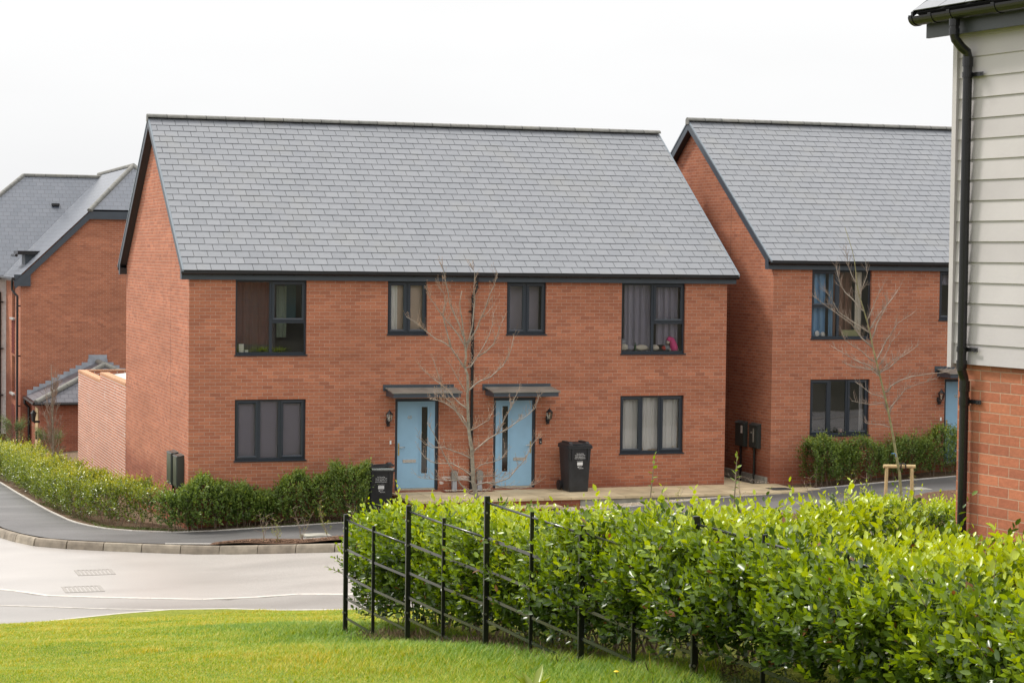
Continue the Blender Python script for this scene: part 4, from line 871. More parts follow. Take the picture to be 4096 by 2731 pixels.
# ------------------------------------------------------------ small brick store in front of the flats
SX, SY = .12, 33.85
t = root('bin_store', 'small single storey brick store with hipped slate roof and stepped lead flashing', 'store', (SX, SY, -2.5))
def sp(name, mt, fs):
    mb = MB()
    for pts, uv in fs: mb.face([(p[0]-SX, p[1]-SY, p[2]+2.5) for p in pts], uv)
    return mb.build(name, mt, t)
sw = 5.4; x0, x1 = SX+.2, SX+.2+sw-.4
sp('wall', M['brick'], [([(x0, SY, -4), (x1, SY, -4), (x1, SY, -.2), (x0, SY, -.2)], [(x0, -4), (x1, -4), (x1, -.2), (x0, -.2)]), ([(x0, 37.5, -4), (x0, SY, -4), (x0, SY, -.2), (x0, 37.5, -.2)], [(-37.5, -4), (-SY, -4), (-SY, -.2), (-37.5, -.2)])])
rxx = SX+sw/2; rz = 1.15; ez = -.12
L1_ = [(SX, 33.6, ez), (SX, 37.49, ez), (rxx, 37.49, rz), (rxx, 35.4, rz)]; R1_ = [(SX+sw, 33.6, ez), (SX+sw, 37.49, ez), (rxx, 37.49, rz), (rxx, 35.4, rz)]; F1_ = [(SX, 33.6, ez), (SX+sw, 33.6, ez), (rxx, 35.4, rz)]
sp('roof', slate_tex('slate_purple', (.10, .10, .115), (.13, .125, .14), (.04, .04, .05)), [roofq(L1_, (0, 1, 0)), roofq(R1_, (0, 1, 0)), roofq(F1_, (1, 0, 0))])
mb = MB(); FXs, FYs = FX, FY; FX, FY = SX, SY
def tiles2(p0, p1, r=.11, seg=.45):
    p0, p1 = Vector(p0), Vector(p1); L = (p1-p0).length; d = (p1-p0)/L; n = max(1, int(L/seg)); s_ = d.cross(Vector((0, 0, 1))).normalized(); u_ = s_.cross(d)
    for i in range(n):
        a, b = p0+d*(L*i/n+.006), p0+d*(L*(i+1)/n-.006)
        mb.prism([(r*math.cos(math.pi*k/6), r*.7*math.sin(math.pi*k/6)) for k in range(7)]+[(-r, -.06), (r, -.06)], a-Vector((SX, SY, -2.5)), b-Vector((SX, SY, -2.5)), s_, u_, a=random.random())
tiles2((SX, 33.58, ez+.03), (rxx, 35.4, rz+.03)); tiles2((SX+sw, 33.58, ez+.03), (rxx, 35.4, rz+.03)); tiles2((rxx, 35.4, rz+.03), (rxx, 37.4, rz+.03))
mb.build('hip_tiles', M['ridge'], t); FX, FY = FXs, FYs
mb = MB()
for k in range(11):
    for s in (0, 1):
        f = k/11; x = SX+.05+f*(sw/2-.2); z = ez+f*(rz-ez)
        if s: x = SX+sw-.05-f*(sw/2-.2)-.3
        mb.box(x-SX, x+.3-SX, 37.47-SY-k*.0005, 37.496-SY, z-.05+2.5, z+.22+2.5, a=random.random())
mb.box(rxx-.35-SX, rxx+.35-SX, 37.46-SY, 37.465-SY, rz+2.5, rz+.28+2.5)
mb.build('lead_flashing', M['leadg'], t)
mb = MB(); mb.tube([(-.05, -.3, 2.33), (sw+.05, -.3, 2.33)], .06, 8); mb.tube([(-.07, -.3, 2.33), (-.07, 3.6, 2.33)], .06, 8); mb.tube([(-.05, 3.5, 2.3), (-.05, 3.5, 2.1), (.1, 3.5, 1.95), (.12, 3.5, 0)], .05, 8); mb.build('gutter', M['gutter'], t)
mb = MB(); mb.box(.17, .199, .75, 1.75, -.6, 2.1); o = mb.build('timber_door', M['wooddoor'], t)
mb = MB(); mb.box(.10, .165, .9, .97, .95, 1.25); mb.build('handle', M['black'], o)
mb = MB(); mb.box(.05, .199, .35, .43, 1.6, 1.68); mb.tube([(.05, .39, 1.6), (-.02, .39, 1.66), (-.02, .39, 1.95)], [.03, .06, .10], 6); mb.tube([(-.02, .39, 1.95), (-.02, .39, 2.08)], [.12, .01], 6); mb.build('wall_lamp', M['black'], t)

# distant wooded rise seen past the flats
mb = MB(); n = 90
P = [(-300+i*9, 700, -2) for i in range(n)]; rr_ = [34*math.exp(-((p[0]-26)/34)**2)-2+1.2*random.random() for p in P]
for i in range(n-1):
    a, b = P[i], P[i+1]; mb.face([(a[0], 640, -6), (b[0], 640, -6), (b[0], 720, rr_[i+1]), (a[0], 720, rr_[i])]); mb.face([(a[0], 720, rr_[i]), (b[0], 720, rr_[i+1]), (b[0], 900, -6), (a[0], 900, -6)])
struct(mb.build('hills', simple('hill', (.16, .22, .24), .9, noise=.3, nscale=.05), smooth=True))

# ------------------------------------------------------------ near right house: board cladding over brick
RB = (.535, -30.5); rz_ = math.atan2(-.991, .133)
t = root('clad_house', 'near house with pale grey board cladding over orange brick and black rainwater pipe', 'house', (RB[0], RB[1], 0), rz_)
mb = MB(); Lr, Dr = 8.0, 7.5; zt = 7.08; zb = 4.60
mb.face([(0, 0, 1.5), (Lr, 0, 1.5), (Lr, 0, zt), (0, 0, zt)], [(0.08, 1.515), (Lr+.08, 1.515), (Lr+.08, zt+.015), (.08, zt+.015)])
rp = math.radians(35); zr2 = zt+Dr/2*math.tan(rp)
pp = [(Dr, 1.5), (0, 1.5), (0, zt), (Dr/2, zr2), (Dr, zt)]
mb.face([(0, a, b) for a, b in pp], [(a, b) for a, b in pp]); mb.face([(Lr, a, b) for a, b in reversed(pp)], [(a, b) for a, b in reversed(pp)])
mb.face([(Lr, Dr, 1.5), (0, Dr, 1.5), (0, Dr, zt), (Lr, Dr, zt)], [(0, 1.5), (Lr, 1.5), (Lr, zt), (0, zt)])
mb.build('wall', M['brick_near'], t)
mb = MB(); boards(mb, -.012, Lr, zb, zt, lambda x, o_, z: (x, -.025-o_, z), .149, .014)
boards(mb, 0.0, Dr, zb, zt, lambda x, o_, z: (-.022-o_, x, z), .149, .014); mb.face([(-.0, -.0245, zb), (Lr, -.0245, zb), (Lr, -.001, zb), (-.0, -.001, zb)]); mb.build('cladding', M['clad'], t)
mb = MB(); mb.box(-.060, -.012, -.060, -.012, zb-.03, zt); mb.build('corner_trim', M['clad'], t)
mb = MB(); mb.box(-.30, Lr, -.125, -.10, 7.00, 7.14); mb.build('fascia', simple('fascia_grey', (.045, .052, .056), .4), t)
mb = MB(); mb.box(-.299, Lr, -.0995, -.06, 7.01, 7.02); mb.box(-.298, -.061, -.06, .0, 7.02, 7.03);  mb.build('soffit', M['anth'], t)
gtr = MB(); r = .062; pf = [(r*math.cos(math.pi+math.pi*k/12), r*math.sin(math.pi+math.pi*k/12)) for k in range(13)]+[((r-.005)*math.cos(2*math.pi-math.pi*k/12), (r-.005)*math.sin(2*math.pi-math.pi*k/12)) for k in range(13)]
gtr.prism(pf, (-.36, -.19, 7.155), (Lr, -.19, 7.155), (0, 1, 0), (0, 0, 1)); go = gtr.build('gutter', M['gutter'], t, smooth=False)
for xx in (-.33, -.1, .12, .62, 1.6, 2.6):
    gtr = MB(); gtr.prism([((r+.005)*math.cos(math.pi+math.pi*k/12), (r+.005)*math.sin(math.pi+math.pi*k/12)) for k in range(13)]+[(r+.006, .01), (r-.005, .01), (r-.012, -.0)]+[(-r+.01, 0), (-r-.006, .01)], (xx-.018, -.19, 7.155), (xx+.018, -.19, 7.155), (0, 1, 0), (0, 0, 1))
    gtr.build('gutter_bracket', M['gutter'], go)
cs, sn = math.cos(rp), math.sin(rp); mb = MB(); g = .2395
for rr in range(19):
    x = -.33-(.15 if rr % 2 else 0); s0 = rr*g; s1 = s0+g+.02
    while x < Lr:
        a, b = max(-.33, x+.003), min(Lr, x+.297); x += .3
        if b-a < .03: continue
        lf = random.uniform(.014, .018); q = random.random()
        Pp = lambda xx, s, h: (xx, -.22+s*cs-h*sn, 7.19+s*sn+h*cs)
        mb.face([Pp(a, s0, lf), Pp(b, s0, lf), Pp(b, s1, .003), Pp(a, s1, .003)], a=q); mb.face([Pp(a, s0, lf-.006), Pp(b, s0, lf-.006), Pp(b, s0, lf), Pp(a, s0, lf)], a=q)
mb.build('roof_slates', M['slate'], t)
mb = MB(); prof = [(-.21, 7.185), (Dr/2, 7.19+(Dr/2+.22)*math.tan(rp)), (Dr+.2, 7.18), (Dr+.2, 7.13), (Dr/2, 7.13+(Dr/2+.22)*math.tan(rp)), (-.10, 7.13)]
mb.prism(prof, (-.322, 0, 0), (Lr, 0, 0), (0, 1, 0), (0, 0, 1)); mb.build('roof_deck', M['underlay'], t)
mb = MB(); mb.prism([(-.235, 7.192), (Dr/2, 7.212+(Dr/2+.22)*math.tan(rp)), (Dr/2, 7.172+(Dr/2+.22)*math.tan(rp)), (-.235, 7.15)], (-.345, 0, 0), (-.325, 0, 0), (0, 1, 0), (0, 0, 1)); mb.build('verge_trim', M['gutter'], t)
p = MB(); px = .145
p.tube([(px-.03, -.19, 7.11), (px-.03, -.19, 6.99), (px-.028, -.18, 6.955), (px-.015, -.135, 6.90), (px, -.095, 6.865), (px, -.085, 6.83), (px, -.085, 4.62), (px+.00, -.085, 4.56), (px, -.062, 4.50), (px, -.056, 4.45), (px, -.056, 1.5)], .034, 16)
for (yy, xx, za, zc) in ((-.19, px-.03, 7.05, 7.12), (-.19, px-.03, 6.985, 7.03), (-.085, px, 6.76, 6.83), (-.085, px, 6.68, 6.72), (-.085, px, 4.57, 4.63), (-.056, px, 4.40, 4.48), (-.085, px, 4.69, 4.73)):
    p.tube([(xx, yy, za), (xx, yy, zc)], .0395 if zc < 7.2 else .05, 16)
dp = p.build('downpipe', M['gutter'], t, smooth=False)
for zz, yy in ((6.70, -.06), (4.71, -.06), (4.33, -.02)):
    p = MB(); p.box(px+.03, px+.15, yy-.004, yy, zz-.015, zz+.015); p.box(px-.03, px+.031, yy-.02, yy, zz-.0149, zz+.0149); p.tube([(px+.12, yy-.008, zz), (px+.12, yy-.004, zz)], .007, 8)
    if zz < 4.5: p.tube([(px, -.056, 4.30), (px, -.056, 4.36)], .0395, 16)
    p.build('pipe_bracket', M['gutter'], dp)

# ------------------------------------------------------------ black estate fence
FP = [(-2.35, -23.44, 1), (-2.31, -24.40, 0), (-2.23, -25.37, 1), (-2.17, -26.33, 0), (-2.08, -27.30, 1), (-2.04, -28.36, 0), (-1.99, -29.38, 1), (-1.95, -30.35, 0), (-1.90, -31.32, 1), (-1.85, -32.28, 0), (-1.79, -33.24, 1), (-1.74, -34.2, 0), (-1.69, -35.2, 1)]
ZT = [2.66, 2.66, 2.97, 2.97, 3.27, 3.27, 3.28, 3.28, 3.58, 3.58, 3.60, 3.60, 3.9]   # rail height of the panel that starts at each post
t = root('estate_fence', 'black steel estate fence with stepped rail panels in front of the near hedge', 'fence', (-2.35, -23.44, 1.4))
O = Vector((-2.35, -23.44, 1.4))
for i, (x, y, mn) in enumerate(FP):
    zt_ = max(ZT[i], ZT[i-1] if i else 0)+.055; gz = Lw(x, y)-.35; mb = MB(); w_, d_ = (.023, .016) if mn else (.016, .009)
    mb.box(x-w_-O.x, x+w_-O.x, y-d_-O.y, y+d_-O.y, gz-O.z, zt_-O.z)
    ps = mb.build('post', M['metalpost'], t, bevel=.004)
    if mn:
        mb = MB()
        for k, zz in enumerate((zt_-.14, zt_-.37, zt_-1.0)): mb.tube([(x-w_-.004-O.x, y-.004-O.y, zz-O.z), (x-w_-.010-O.x, y-.004-O.y, zz-O.z)], .011, 8); mb.tube([(x-.008-O.x, y-d_-.001-O.y, zz-O.z), (x-.008-O.x, y-d_-.008-O.y, zz-O.z)], .010, 8)
        mb.build('bolts', M['steel'], ps)
for s in range(0, 12, 2):
    a, b = Vector((FP[s][0], FP[s][1], 0)), Vector((FP[s+2][0], FP[s+2][1], 0)) if s+2 < 13 else None; mid = Vector((FP[s+1][0], FP[s+1][1], 0)); z = ZT[s]
    for k, dz in enumerate((0, -.30, -.57, -.80, -1.0)):
        mb = MB()
        if k == 0: mb.tube([a-O+Vector((0, 0, z)), mid-O+Vector((0, 0, z)), b-O+Vector((0, 0, z))], .0105, 10)
        else:
            for p_, q_ in ((a, mid), (mid, b)): mb.prism([(-.004, -.0125), (.004, -.0125), (.004, .0125), (-.004, .0125)], p_-O+Vector((0, 0, z+dz)), q_-O+Vector((0, 0, z+dz)), (1, 0, 0), (0, 0, 1))
        mb.build('rail', M['rail'], t, smooth=(k == 0))

# ------------------------------------------------------------ wheelie bins
def wheelie(loc, rz, label, open_=0.0, sticker=False):
    t = root('wheelie_bin', label, 'wheelie bin', loc, rz, group='black council wheelie bins')
    mb = MB(); w0, w1, d0, d1, H = .235, .275, .25, .33, .97
    def ring(w_, da, db, z, r=.04):
        pts = []
        for cx, cy, a0 in ((w_-r, -da+r, -90), (w_-r, db-r, 0), (-w_+r, db-r, 90), (-w_+r, -da+r, 180)):
            for k in range(5): a = math.radians(a0+k*22.5); pts.append((cx+r*math.cos(a), cy+r*math.sin(a), z))
        return pts
    R = [ring(.215, .25, .22, .0), ring(.225, .26, .25, .03), ring(.24, .27, .28, .35), ring(.262, .30, .32, .88), ring(.268, .305, .325, .96)]
    for i in range(len(R)-1):
        n = len(R[0])
        for k in range(n): k2 = (k+1) % n; mb.face([R[i][k], R[i][k2], R[i+1][k2], R[i+1][k]])
    mb.face(list(reversed(R[0]))); body = mb.build('body', M['bin'], t)
    mb = MB(); A, Bq = ring(.29, .335, .35, .955), ring(.29, .335, .35, .995); n = len(A)
    for k in range(n): k2 = (k+1) % n; mb.face([A[k], A[k2], Bq[k2], Bq[k]])
    mb.face(list(reversed(A))); mb.face(Bq); mb.build('rim', M['bin'], t)
    mb = MB(); mb.box(-.2, -.17, -.33, -.30, .70, .95); mb.box(.17, .2, -.33, -.30, .70, .95); mb.build('lifting_comb', M['bin'], t)
    # lid: domed plate with raised handle grips
    mb = MB()
    L0, L1, L2 = ring(.285, .335, .36, 0, .05), ring(.285, .335, .36, .03, .05), ring(.24, .27, .30, .065, .05)
    for (a_, b_) in ((L0, L1), (L1, L2)):
        for k in range(n): k2 = (k+1) % n; mb.face([a_[k], a_[k2], b_[k2], b_[k]])
    mb.face(L2); mb.face(list(reversed(L0)))
    mb.prism([(-.26, .05), (-.22, .10), (.2, .10), (.24, .05)], (-.235, 0, 0), (-.16, 0, 0), (0, 1, 0), (0, 0, 1)); mb.prism([(-.26, .05), (-.22, .10), (.2, .10), (.24, .05)], (.16, 0, 0), (.235, 0, 0), (0, 1, 0), (0, 0, 1))
    mb.tube([(-.17, -.30, .06), (.17, -.30, .06)], .014, 8)
    lid = mb.build('lid', M['bin'], t); lid.location = (0, 0, 1.0+open_*.02); lid.rotation_euler = (-math.radians(open_*6), math.radians(open_*-4), 0)
    if sticker:
        mb = MB(); mb.box(-.12, .1, -.1, .08, .0655, .0675); mb.build('yellow_sticker', simple('yellow', (.6, .5, .03), .5), lid)
        mb = MB()
        for k in range(9): x = -.2+k*.05; mb.prism([(0, 0), (.05, .0), (.06, .035), (.02, .045), (-.01, .03)], (x, -.34+random.uniform(-.01, .01), .99), (x+.06, -.33, .995), (0, 1, 0), (0, 0, 1))
        mb.build('rubbish_bag', simple('grey_bag', (.35, .38, .37), .4), t)
    for s in (-1, 1):
        mb = MB(); mb.tube([(s*.24, .27, .11), (s*.29, .27, .11)], .11, 18); wh = mb.build('wheel', M['black'], t)
        mb = MB(); mb.tube([(s*.2905, .27, .11), (s*.2955, .27, .11)], .05, 12); mb.build('wheel_hub', M['bin'], wh)
    mb = MB(); mb.tube([(-.24, .27, .11), (.24, .27, .11)], .012, 8); mb.build('axle', M['black'], t)
    mb = MB(); mb.tube([(-.2, .34, .97), (-.2, .38, 1.0), (.2, .38, 1.0), (.2, .34, .97)], .016, 8); mb.build('handle', M['bin'], t)
    tl = math.atan2(.035, .9)
    wm = simple('print_white', (.72, .72, .72), .6)
    text_part('No Recycling,\nGarden Waste, DIY\nWaste, Batteries or\nElectrical Equipment', .034, .0008, wm, body, (.0, -.2985, .835), (math.pi/2+tl, 0, 0), align='CENTER', sx=.9)
    text_part('Property Address', .02, .0008, wm, body, (0, -.2925, .675), (math.pi/2+tl, 0, 0), align='CENTER')
    mb = MB(); mb.box(-.065, .065, -.002, 0, -.035, .035); o = mb.build('address_panel', wm, body); o.location = (0, -.291, .625); o.rotation_euler = (tl, 0, 0)
    text_part('North\nSomerset', .036, .0008, wm, body, (-.028, -.2875, .55), (math.pi/2+tl, 0, 0), sx=.8)
    mb = MB()
    for k in range(5): a = -.9+k*.45; mb.face([(-.045+.004*math.cos(a), -.0005, .0), (-.045+.028*math.sin(a)-.004, -.0005, .035*math.cos(a)), (-.045+.028*math.sin(a)+.006, -.0005, .032*math.cos(a)-.004)])
    o = mb.build('emblem', wm, body); o.location = (0, -.288, .535); o.rotation_euler = (tl, 0, 0)
    return t
wheelie((8.50, -.52, .203), math.radians(2), 'black wheelie bin with closed lid on the paved terrace right of the second blue door')
wheelie((3.98, -.75, -.19), math.radians(-9), 'black wheelie bin with lid propped ajar behind the bush left of the first blue door', 1.0, True)

# ------------------------------------------------------------ things on the window sills
def blob(name, mt, x, y, z, rx_, ry_, rz_, label, cat, grp, seed=0):
    r_ = random.Random(seed); mb = MB(); nu, nv = 14, 8; P = [[None]*nu for _ in range(nv+1)]
    for i in range(nv+1):
        for j in range(nu):
            th, ph = math.pi*i/nv, 2*math.pi*j/nu; k = 1+.14*math.sin(3*ph+seed)*math.sin(2*th)+.08*math.sin(5*ph+2*seed)
            P[i][j] = (rx_*k*math.sin(th)*math.cos(ph), ry_*k*math.sin(th)*math.sin(ph), rz_*math.cos(th)*(1 if th < 1.6 else .8)+rz_*.8)
    for i in range(nv):
        for j in range(nu): j2 = (j+1) % nu; mb.face([P[i][j], P[i+1][j], P[i+1][j2], P[i][j2]])
    return tag(mb.build(name, mt, smooth=True, loc=(x, y, z)), label, cat, grp)
g_ = 'soft toys piled on the upper right window sill'; zs_ = 3.27
blob('soft_toy', M['cream'], 9.90, .21, zs_, .11, .07, .085, 'cream soft toy at the left end of the upper right window sill', 'soft toy', g_, 1)
blob('soft_toy', M['leadg'], 9.88, .25, zs_+.14, .09, .06, .07, 'grey soft toy perched above the cream one in the upper right window', 'soft toy', g_, 2)
blob('soft_toy', M['curt_grey'], 10.06, .22, zs_, .10, .06, .07, 'pale blue grey soft toy second along the upper right window sill', 'soft toy', g_, 3)
blob('soft_toy', M['cream'], 10.34, .21, zs_, .16, .07, .075, 'long cream soft toy in the middle of the left pane, upper right window', 'soft toy', g_, 4)
blob('soft_toy', M['cream'], 10.66, .21, zs_, .10, .07, .075, 'cream soft toy just right of the mullion in the upper right window', 'soft toy', g_, 5)
blob('soft_toy', M['redt'], 10.88, .2, zs_, .045, .05, .06, 'small red toy among grey ones in the upper right window', 'soft toy', g_, 6)
blob('soft_toy', M['leadg'], 10.97, .24, zs_, .08, .06, .08, 'grey soft toy leaning beside the bright pink hat', 'soft toy', g_, 7)
t = root('pink_hat', 'bright pink plush hat with cream trim in the upper right window', 'plush hat', (11.08, .20, zs_))
mb = MB(); mb.tube([(.05, 0, .0), (.045, 0, .08), (.02, 0, .17), (-.02, 0, .25), (-.07, .0, .27), (-.11, -.01, .22)], [.095, .092, .08, .066, .055, .045], 12); mb.build('crown', M['pink'], t, smooth=True)
mb = MB(); mb.tube([(-.06, 0, .015), (.15, 0, .02)], .032, 8); mb.tube([(-.14, -.01, .20), (-.08, -.02, .17)], .035, 8); mb.build('trim', M['cream'], t, smooth=True)
mb = MB(); mb.tube([(0, 0, 0), (0, 0, .11), (0, 0, .14), (0, 0, .19)], [.024, .024, .010, .010], 10); tag(mb.build('bottle', simple('green_glass', (.02, .08, .03), .15), loc=(10.17, .18, zs_)), 'small dark green bottle among the soft toys in the upper right window', 'bottle')
mb = MB(); [mb.box(-.05, .05, -.03, .03, k*.045, k*.045+.04) for k in range(4)]; tag(mb.build('storage_drawers', M['curt_white'], loc=(1.15, .20, 3.255)), 'small stack of white drawers on the upper left window sill', 'drawer box')
mb = MB(); mb.box(-.035, .035, -.03, .03, 0, .05); tag(mb.build('candle_pot', M['white'], loc=(1.26, .19, 3.255)), 'small white pot beside the stack of drawers, upper left window', 'pot')
mb = MB(); mb.tube([(-.045+.045*math.cos(a), 0, .045+.045*math.sin(a)) for a in [k*math.pi/8 for k in range(17)]], .010, 6); tag(mb.build('ornament_ring', M['wood'], loc=(10.37, .15, .99)), 'round wicker ring on the lower right window sill', 'ornament')
mb = MB(); mb.box(-.09, .09, -.02, .02, 0, .035); tag(mb.build('wooden_block', M['wood'], loc=(10.60, .16, .985)), 'small wooden block on the lower right window sill', 'ornament')
mb = MB(); mb.tube([(0, 0, 0), (0, 0, .11)], .033, 10); tag(mb.build('candle', M['cream'], loc=(11.12, .16, .985)), 'white candle at the right end of the lower right window sill', 'candle')
H2x, H2z = 13.456, .343
blob('flower_ornament', M['white'], H2x+1.22, .08, H2z+3.25, .06, .02, .075, 'white flower shaped ornament, left of two under the blue curtain', 'ornament', 'white ornaments under the blue curtain', 4)
blob('flower_ornament', M['white'], H2x+1.37, .08, H2z+3.25, .055, .02, .06, 'white flower shaped ornament, right of two under the blue curtain', 'ornament', 'white ornaments under the blue curtain', 6)
mb = MB(); mb.box(0, .46, 0, .04, 0, .15); tag(mb.build('cushion', simple('olive', (.35, .36, .18), .8), loc=(H2x+1.85, .06, H2z+3.25)), 'flat olive green box on the sill of the blue curtained window', 'box')
mb = MB(); mb.tube([(0, 0, 0), (0, 0, .11)], [.045, .05], 10); tag(mb.build('patterned_mug', simple('mug', (.5, .3, .25), .4, noise=.8, nscale=30), loc=(H2x+1.86, .08, H2z+.98)), 'red and white patterned pot in the lower window of the right house', 'pot')
# ------------------------------------------------------------ vegetation
def np_mesh(name, verts, faces_flat, loop_tot, mt, col=None, smooth=True):
    me = bpy.data.meshes.new(name); me.vertices.add(len(verts)); me.vertices.foreach_set('co', verts.astype(np.float32).ravel())
    me.loops.add(len(faces_flat)); me.loops.foreach_set('vertex_index', faces_flat.astype(np.int32))
    st_ = np.concatenate([[0], np.cumsum(loop_tot)[:-1]]); me.polygons.add(len(loop_tot)); me.polygons.foreach_set('loop_start', st_.astype(np.int32))
    if smooth: me.polygons.foreach_set('use_smooth', np.ones(len(loop_tot), dtype=bool))
    if col is not None: a = me.attributes.new('col', 'FLOAT', 'POINT'); a.data.foreach_set('value', col.astype(np.float32))
    me.materials.append(mt); me.update(calc_edges=True); me.validate()
    o = bpy.data.objects.new(name, me); COL.objects.link(o); return o
def norm(v): return v/np.maximum(1e-9, np.linalg.norm(v, axis=-1, keepdims=True))
LT8 = np.array([[0, 0, 0], [.28, -.40, .05], [.28, 0, -.05], [.28, .40, .05], [.66, -.42, .0], [.66, 0, -.10], [.66, .42, .0], [1, 0, -.10]])
LF8 = [[0, 1, 2], [0, 2, 3], [1, 4, 5, 2], [2, 5, 6, 3], [4, 7, 5], [5, 7, 6]]
LT4 = np.array([[0, 0, 0], [.5, -.45, .04], [.5, .45, .04], [1, 0, -.06], [.5, 0, -.05]])
LF4 = [[0, 1, 4], [0, 4, 2], [1, 3, 4], [4, 3, 2]]
def leaves(name, pos, d, nrm, ln, wd, col, mt, par=None, hi=True):
    T, Fc = (LT8, LF8) if hi else (LT4, LF4); d = norm(d); s = norm(np.cross(nrm, d)); nn = np.cross(d, s)
    ln = ln[:, None, None]; wd = wd[:, None, None]
    V = pos[:, None, :] + d[:, None, :]*T[None, :, 0:1]*ln + s[:, None, :]*T[None, :, 1:2]*wd + nn[:, None, :]*T[None, :, 2:3]*ln
    n = len(pos); k = len(T); flat = np.concatenate([np.array(f) for f in Fc]); tot = np.array([len(f) for f in Fc])
    FF = (flat[None, :]+(np.arange(n)*k)[:, None]).ravel(); LTt = np.tile(tot, n); cc = np.repeat(col, k)
    o = np_mesh(name, V.reshape(-1, 3), FF, LTt, mt, cc)
    if par: o.parent = par
    return o
def shoots(base, dirv, length, nl, ln, wd, c0, jit=.25, curve=.15):
    """leafy shoots: returns leaf pos, dir, normal, len, width, col (arrays); base (N,3)"""
    Nn = len(base); d = norm(dirv); a = norm(np.cross(d, rng.normal(size=(Nn, 3)))); b = np.cross(d, a)
    pos, dr, nr, le, wi, co = [], [], [], [], [], []
    for k in range(nl):
        t_ = (k+.6)/nl; ang = k*2.4+rng.uniform(0, 6.28, Nn)*.15
        rad = a*np.cos(ang)[:, None]+b*np.sin(ang)[:, None]
        p = base+d*(length*t_)[:, None]; tip = t_**1.5
        dd = norm(rad*(1-.55*tip)+d*(.45+.9*tip)+rng.normal(size=(Nn, 3))*jit)
        pos.append(p); dr.append(dd); nr.append(norm(d*1.0+rng.normal(size=(Nn, 3))*.35-rad*.2+np.array([0, 0, .35])))
        sz = (1-.45*abs(t_-.45)*1.6)*rng.uniform(.75, 1.2, Nn); le.append(ln*sz); wi.append(wd*sz*rng.uniform(.85, 1.1, Nn)); co.append(c0+.30*(t_-.4))
    return [np.concatenate(x) for x in (pos, dr, nr, le, wi, co)]
def twigs(name, segs, mt, par, n=5):
    mb = MB()
    for pts, rad in segs: mb.tube(pts, rad, n, caps=False)
    return mb.build(name, mt, par, smooth=True)
def wavy(u, s=0): return np.sin(u*2.1+s)*.5+np.sin(u*5.3+1.7*s)*.3+np.sin(u*11.7+.6*s)*.2
def hedge(name, label, cat, P, halfw, ztop, zbase, n_sh, ln, wd, mt, nl=7, sl=.16, hi=True, core=.35, side=1, top_new=.45, lean=None, seed=0, group=None, topw=1.0, stemn=60, lower=.25, rough=.08, sparse_bottom=0.0, faces=(1, 1, .6)):
    """P: centre line; ztop/zbase functions of (x,y). Shoots leave the skin of the hedge."""
    t = root(name, label, cat, (P[0][0], P[0][1], zbase(*P[0])), group=group); O_ = np.array([P[0][0], P[0][1], zbase(*P[0])])
    PP = np.array(P); seg = np.linalg.norm(np.diff(PP, axis=0), axis=1); cum = np.concatenate([[0], np.cumsum(seg)]); L = cum[-1]
    u = rng.uniform(0, L, n_sh); x = np.interp(u, cum, PP[:, 0]); y = np.interp(u, cum, PP[:, 1])
    e = .05; tx = np.interp(np.minimum(u+e, L), cum, PP[:, 0])-np.interp(np.maximum(u-e, 0), cum, PP[:, 0]); ty = np.interp(np.minimum(u+e, L), cum, PP[:, 1])-np.interp(np.maximum(u-e, 0), cum, PP[:, 1])
    tl = np.sqrt(tx**2+ty**2); tx /= tl; ty /= tl; nx_, ny_ = -ty, tx
    hw = halfw if np.isscalar(halfw) else np.interp(u, cum, halfw)
    zb = np.array([zbase(a, b) for a, b in zip(x, y)]); zt_ = np.array([ztop(a, b) for a, b in zip(x, y)])
    kind = rng.random(n_sh); fa = np.array(faces, float); fa /= fa.sum()
    where = np.where(kind < fa[0], 0, np.where(kind < fa[0]+fa[1], 1, 2))   # 0 top, 1 front(-n), 2 back
    rough_ = rough*wavy(u*1.3, seed)
    v = rng.uniform(-1, 1, n_sh); hgt = rng.random(n_sh)**(.8)
    if sparse_bottom: hgt = 1-(1-hgt)**(1)*(1-0*hgt); hgt = np.clip(hgt*(1-sparse_bottom*.0)+0, 0, 1); keep = rng.random(n_sh) < np.clip((hgt+.05)/sparse_bottom, .25, 1)
    depth = rng.random(n_sh)**2*core
    rnd_edge = np.where(where == 0, np.sqrt(np.maximum(0, 1-np.abs(v)**4)), 1)
    bump = .06*np.sin(u*6.1+seed*3)*np.sin(hgt*7+u*2)+.05*np.sin(u*13+hgt*11)
    lat = np.where(where == 0, v*hw, np.where(where == 1, -1, 1)*(hw-depth+bump*hw*.8+rough_*.5)*(.82+.18*np.sin(np.clip(hgt, 0, 1)*3.0)))
    zt_ = zt_+rough*.35*np.sin(u*3.9+seed)*np.cos(u*1.7+v*2)
    zz = np.where(where == 0, zt_-depth*.7-sl*.8+rough_*.8-(.10*(np.abs(v)**5)), zb+lower*.3+(zt_-zb-sl*.9)*hgt)
    pos = np.stack([x+nx_*lat, y+ny_*lat, zz], 1)
    end = np.minimum(u, L-u); shrink = np.clip(end/.25, 0, 1)
    outw = np.stack([nx_, ny_, 0*u], 1)*np.where(where == 1, -1, np.where(where == 2, 1, v*.35))[:, None]
    upv = np.array([0, 0, 1.0])
    dv = np.where((where == 0)[:, None], upv*1.0+outw*.6, outw*.7+upv*.95)+rng.normal(size=(n_sh, 3))*.28
    endd = np.where(u < .25, -1, np.where(u > L-.25, 1, 0))[:, None]*np.stack([tx, ty, 0*tx], 1); dv = dv+endd*.7
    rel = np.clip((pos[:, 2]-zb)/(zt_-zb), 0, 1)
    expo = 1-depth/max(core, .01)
    c0 = np.clip(.12+.33*rel**1.5*expo+np.where(where == 0, top_new, 0)*expo*.8+rng.normal(size=n_sh)*.09+.12*expo, 0, 1)  # young top leaves limier; inner leaves darkened, painting shade into the hedge colour
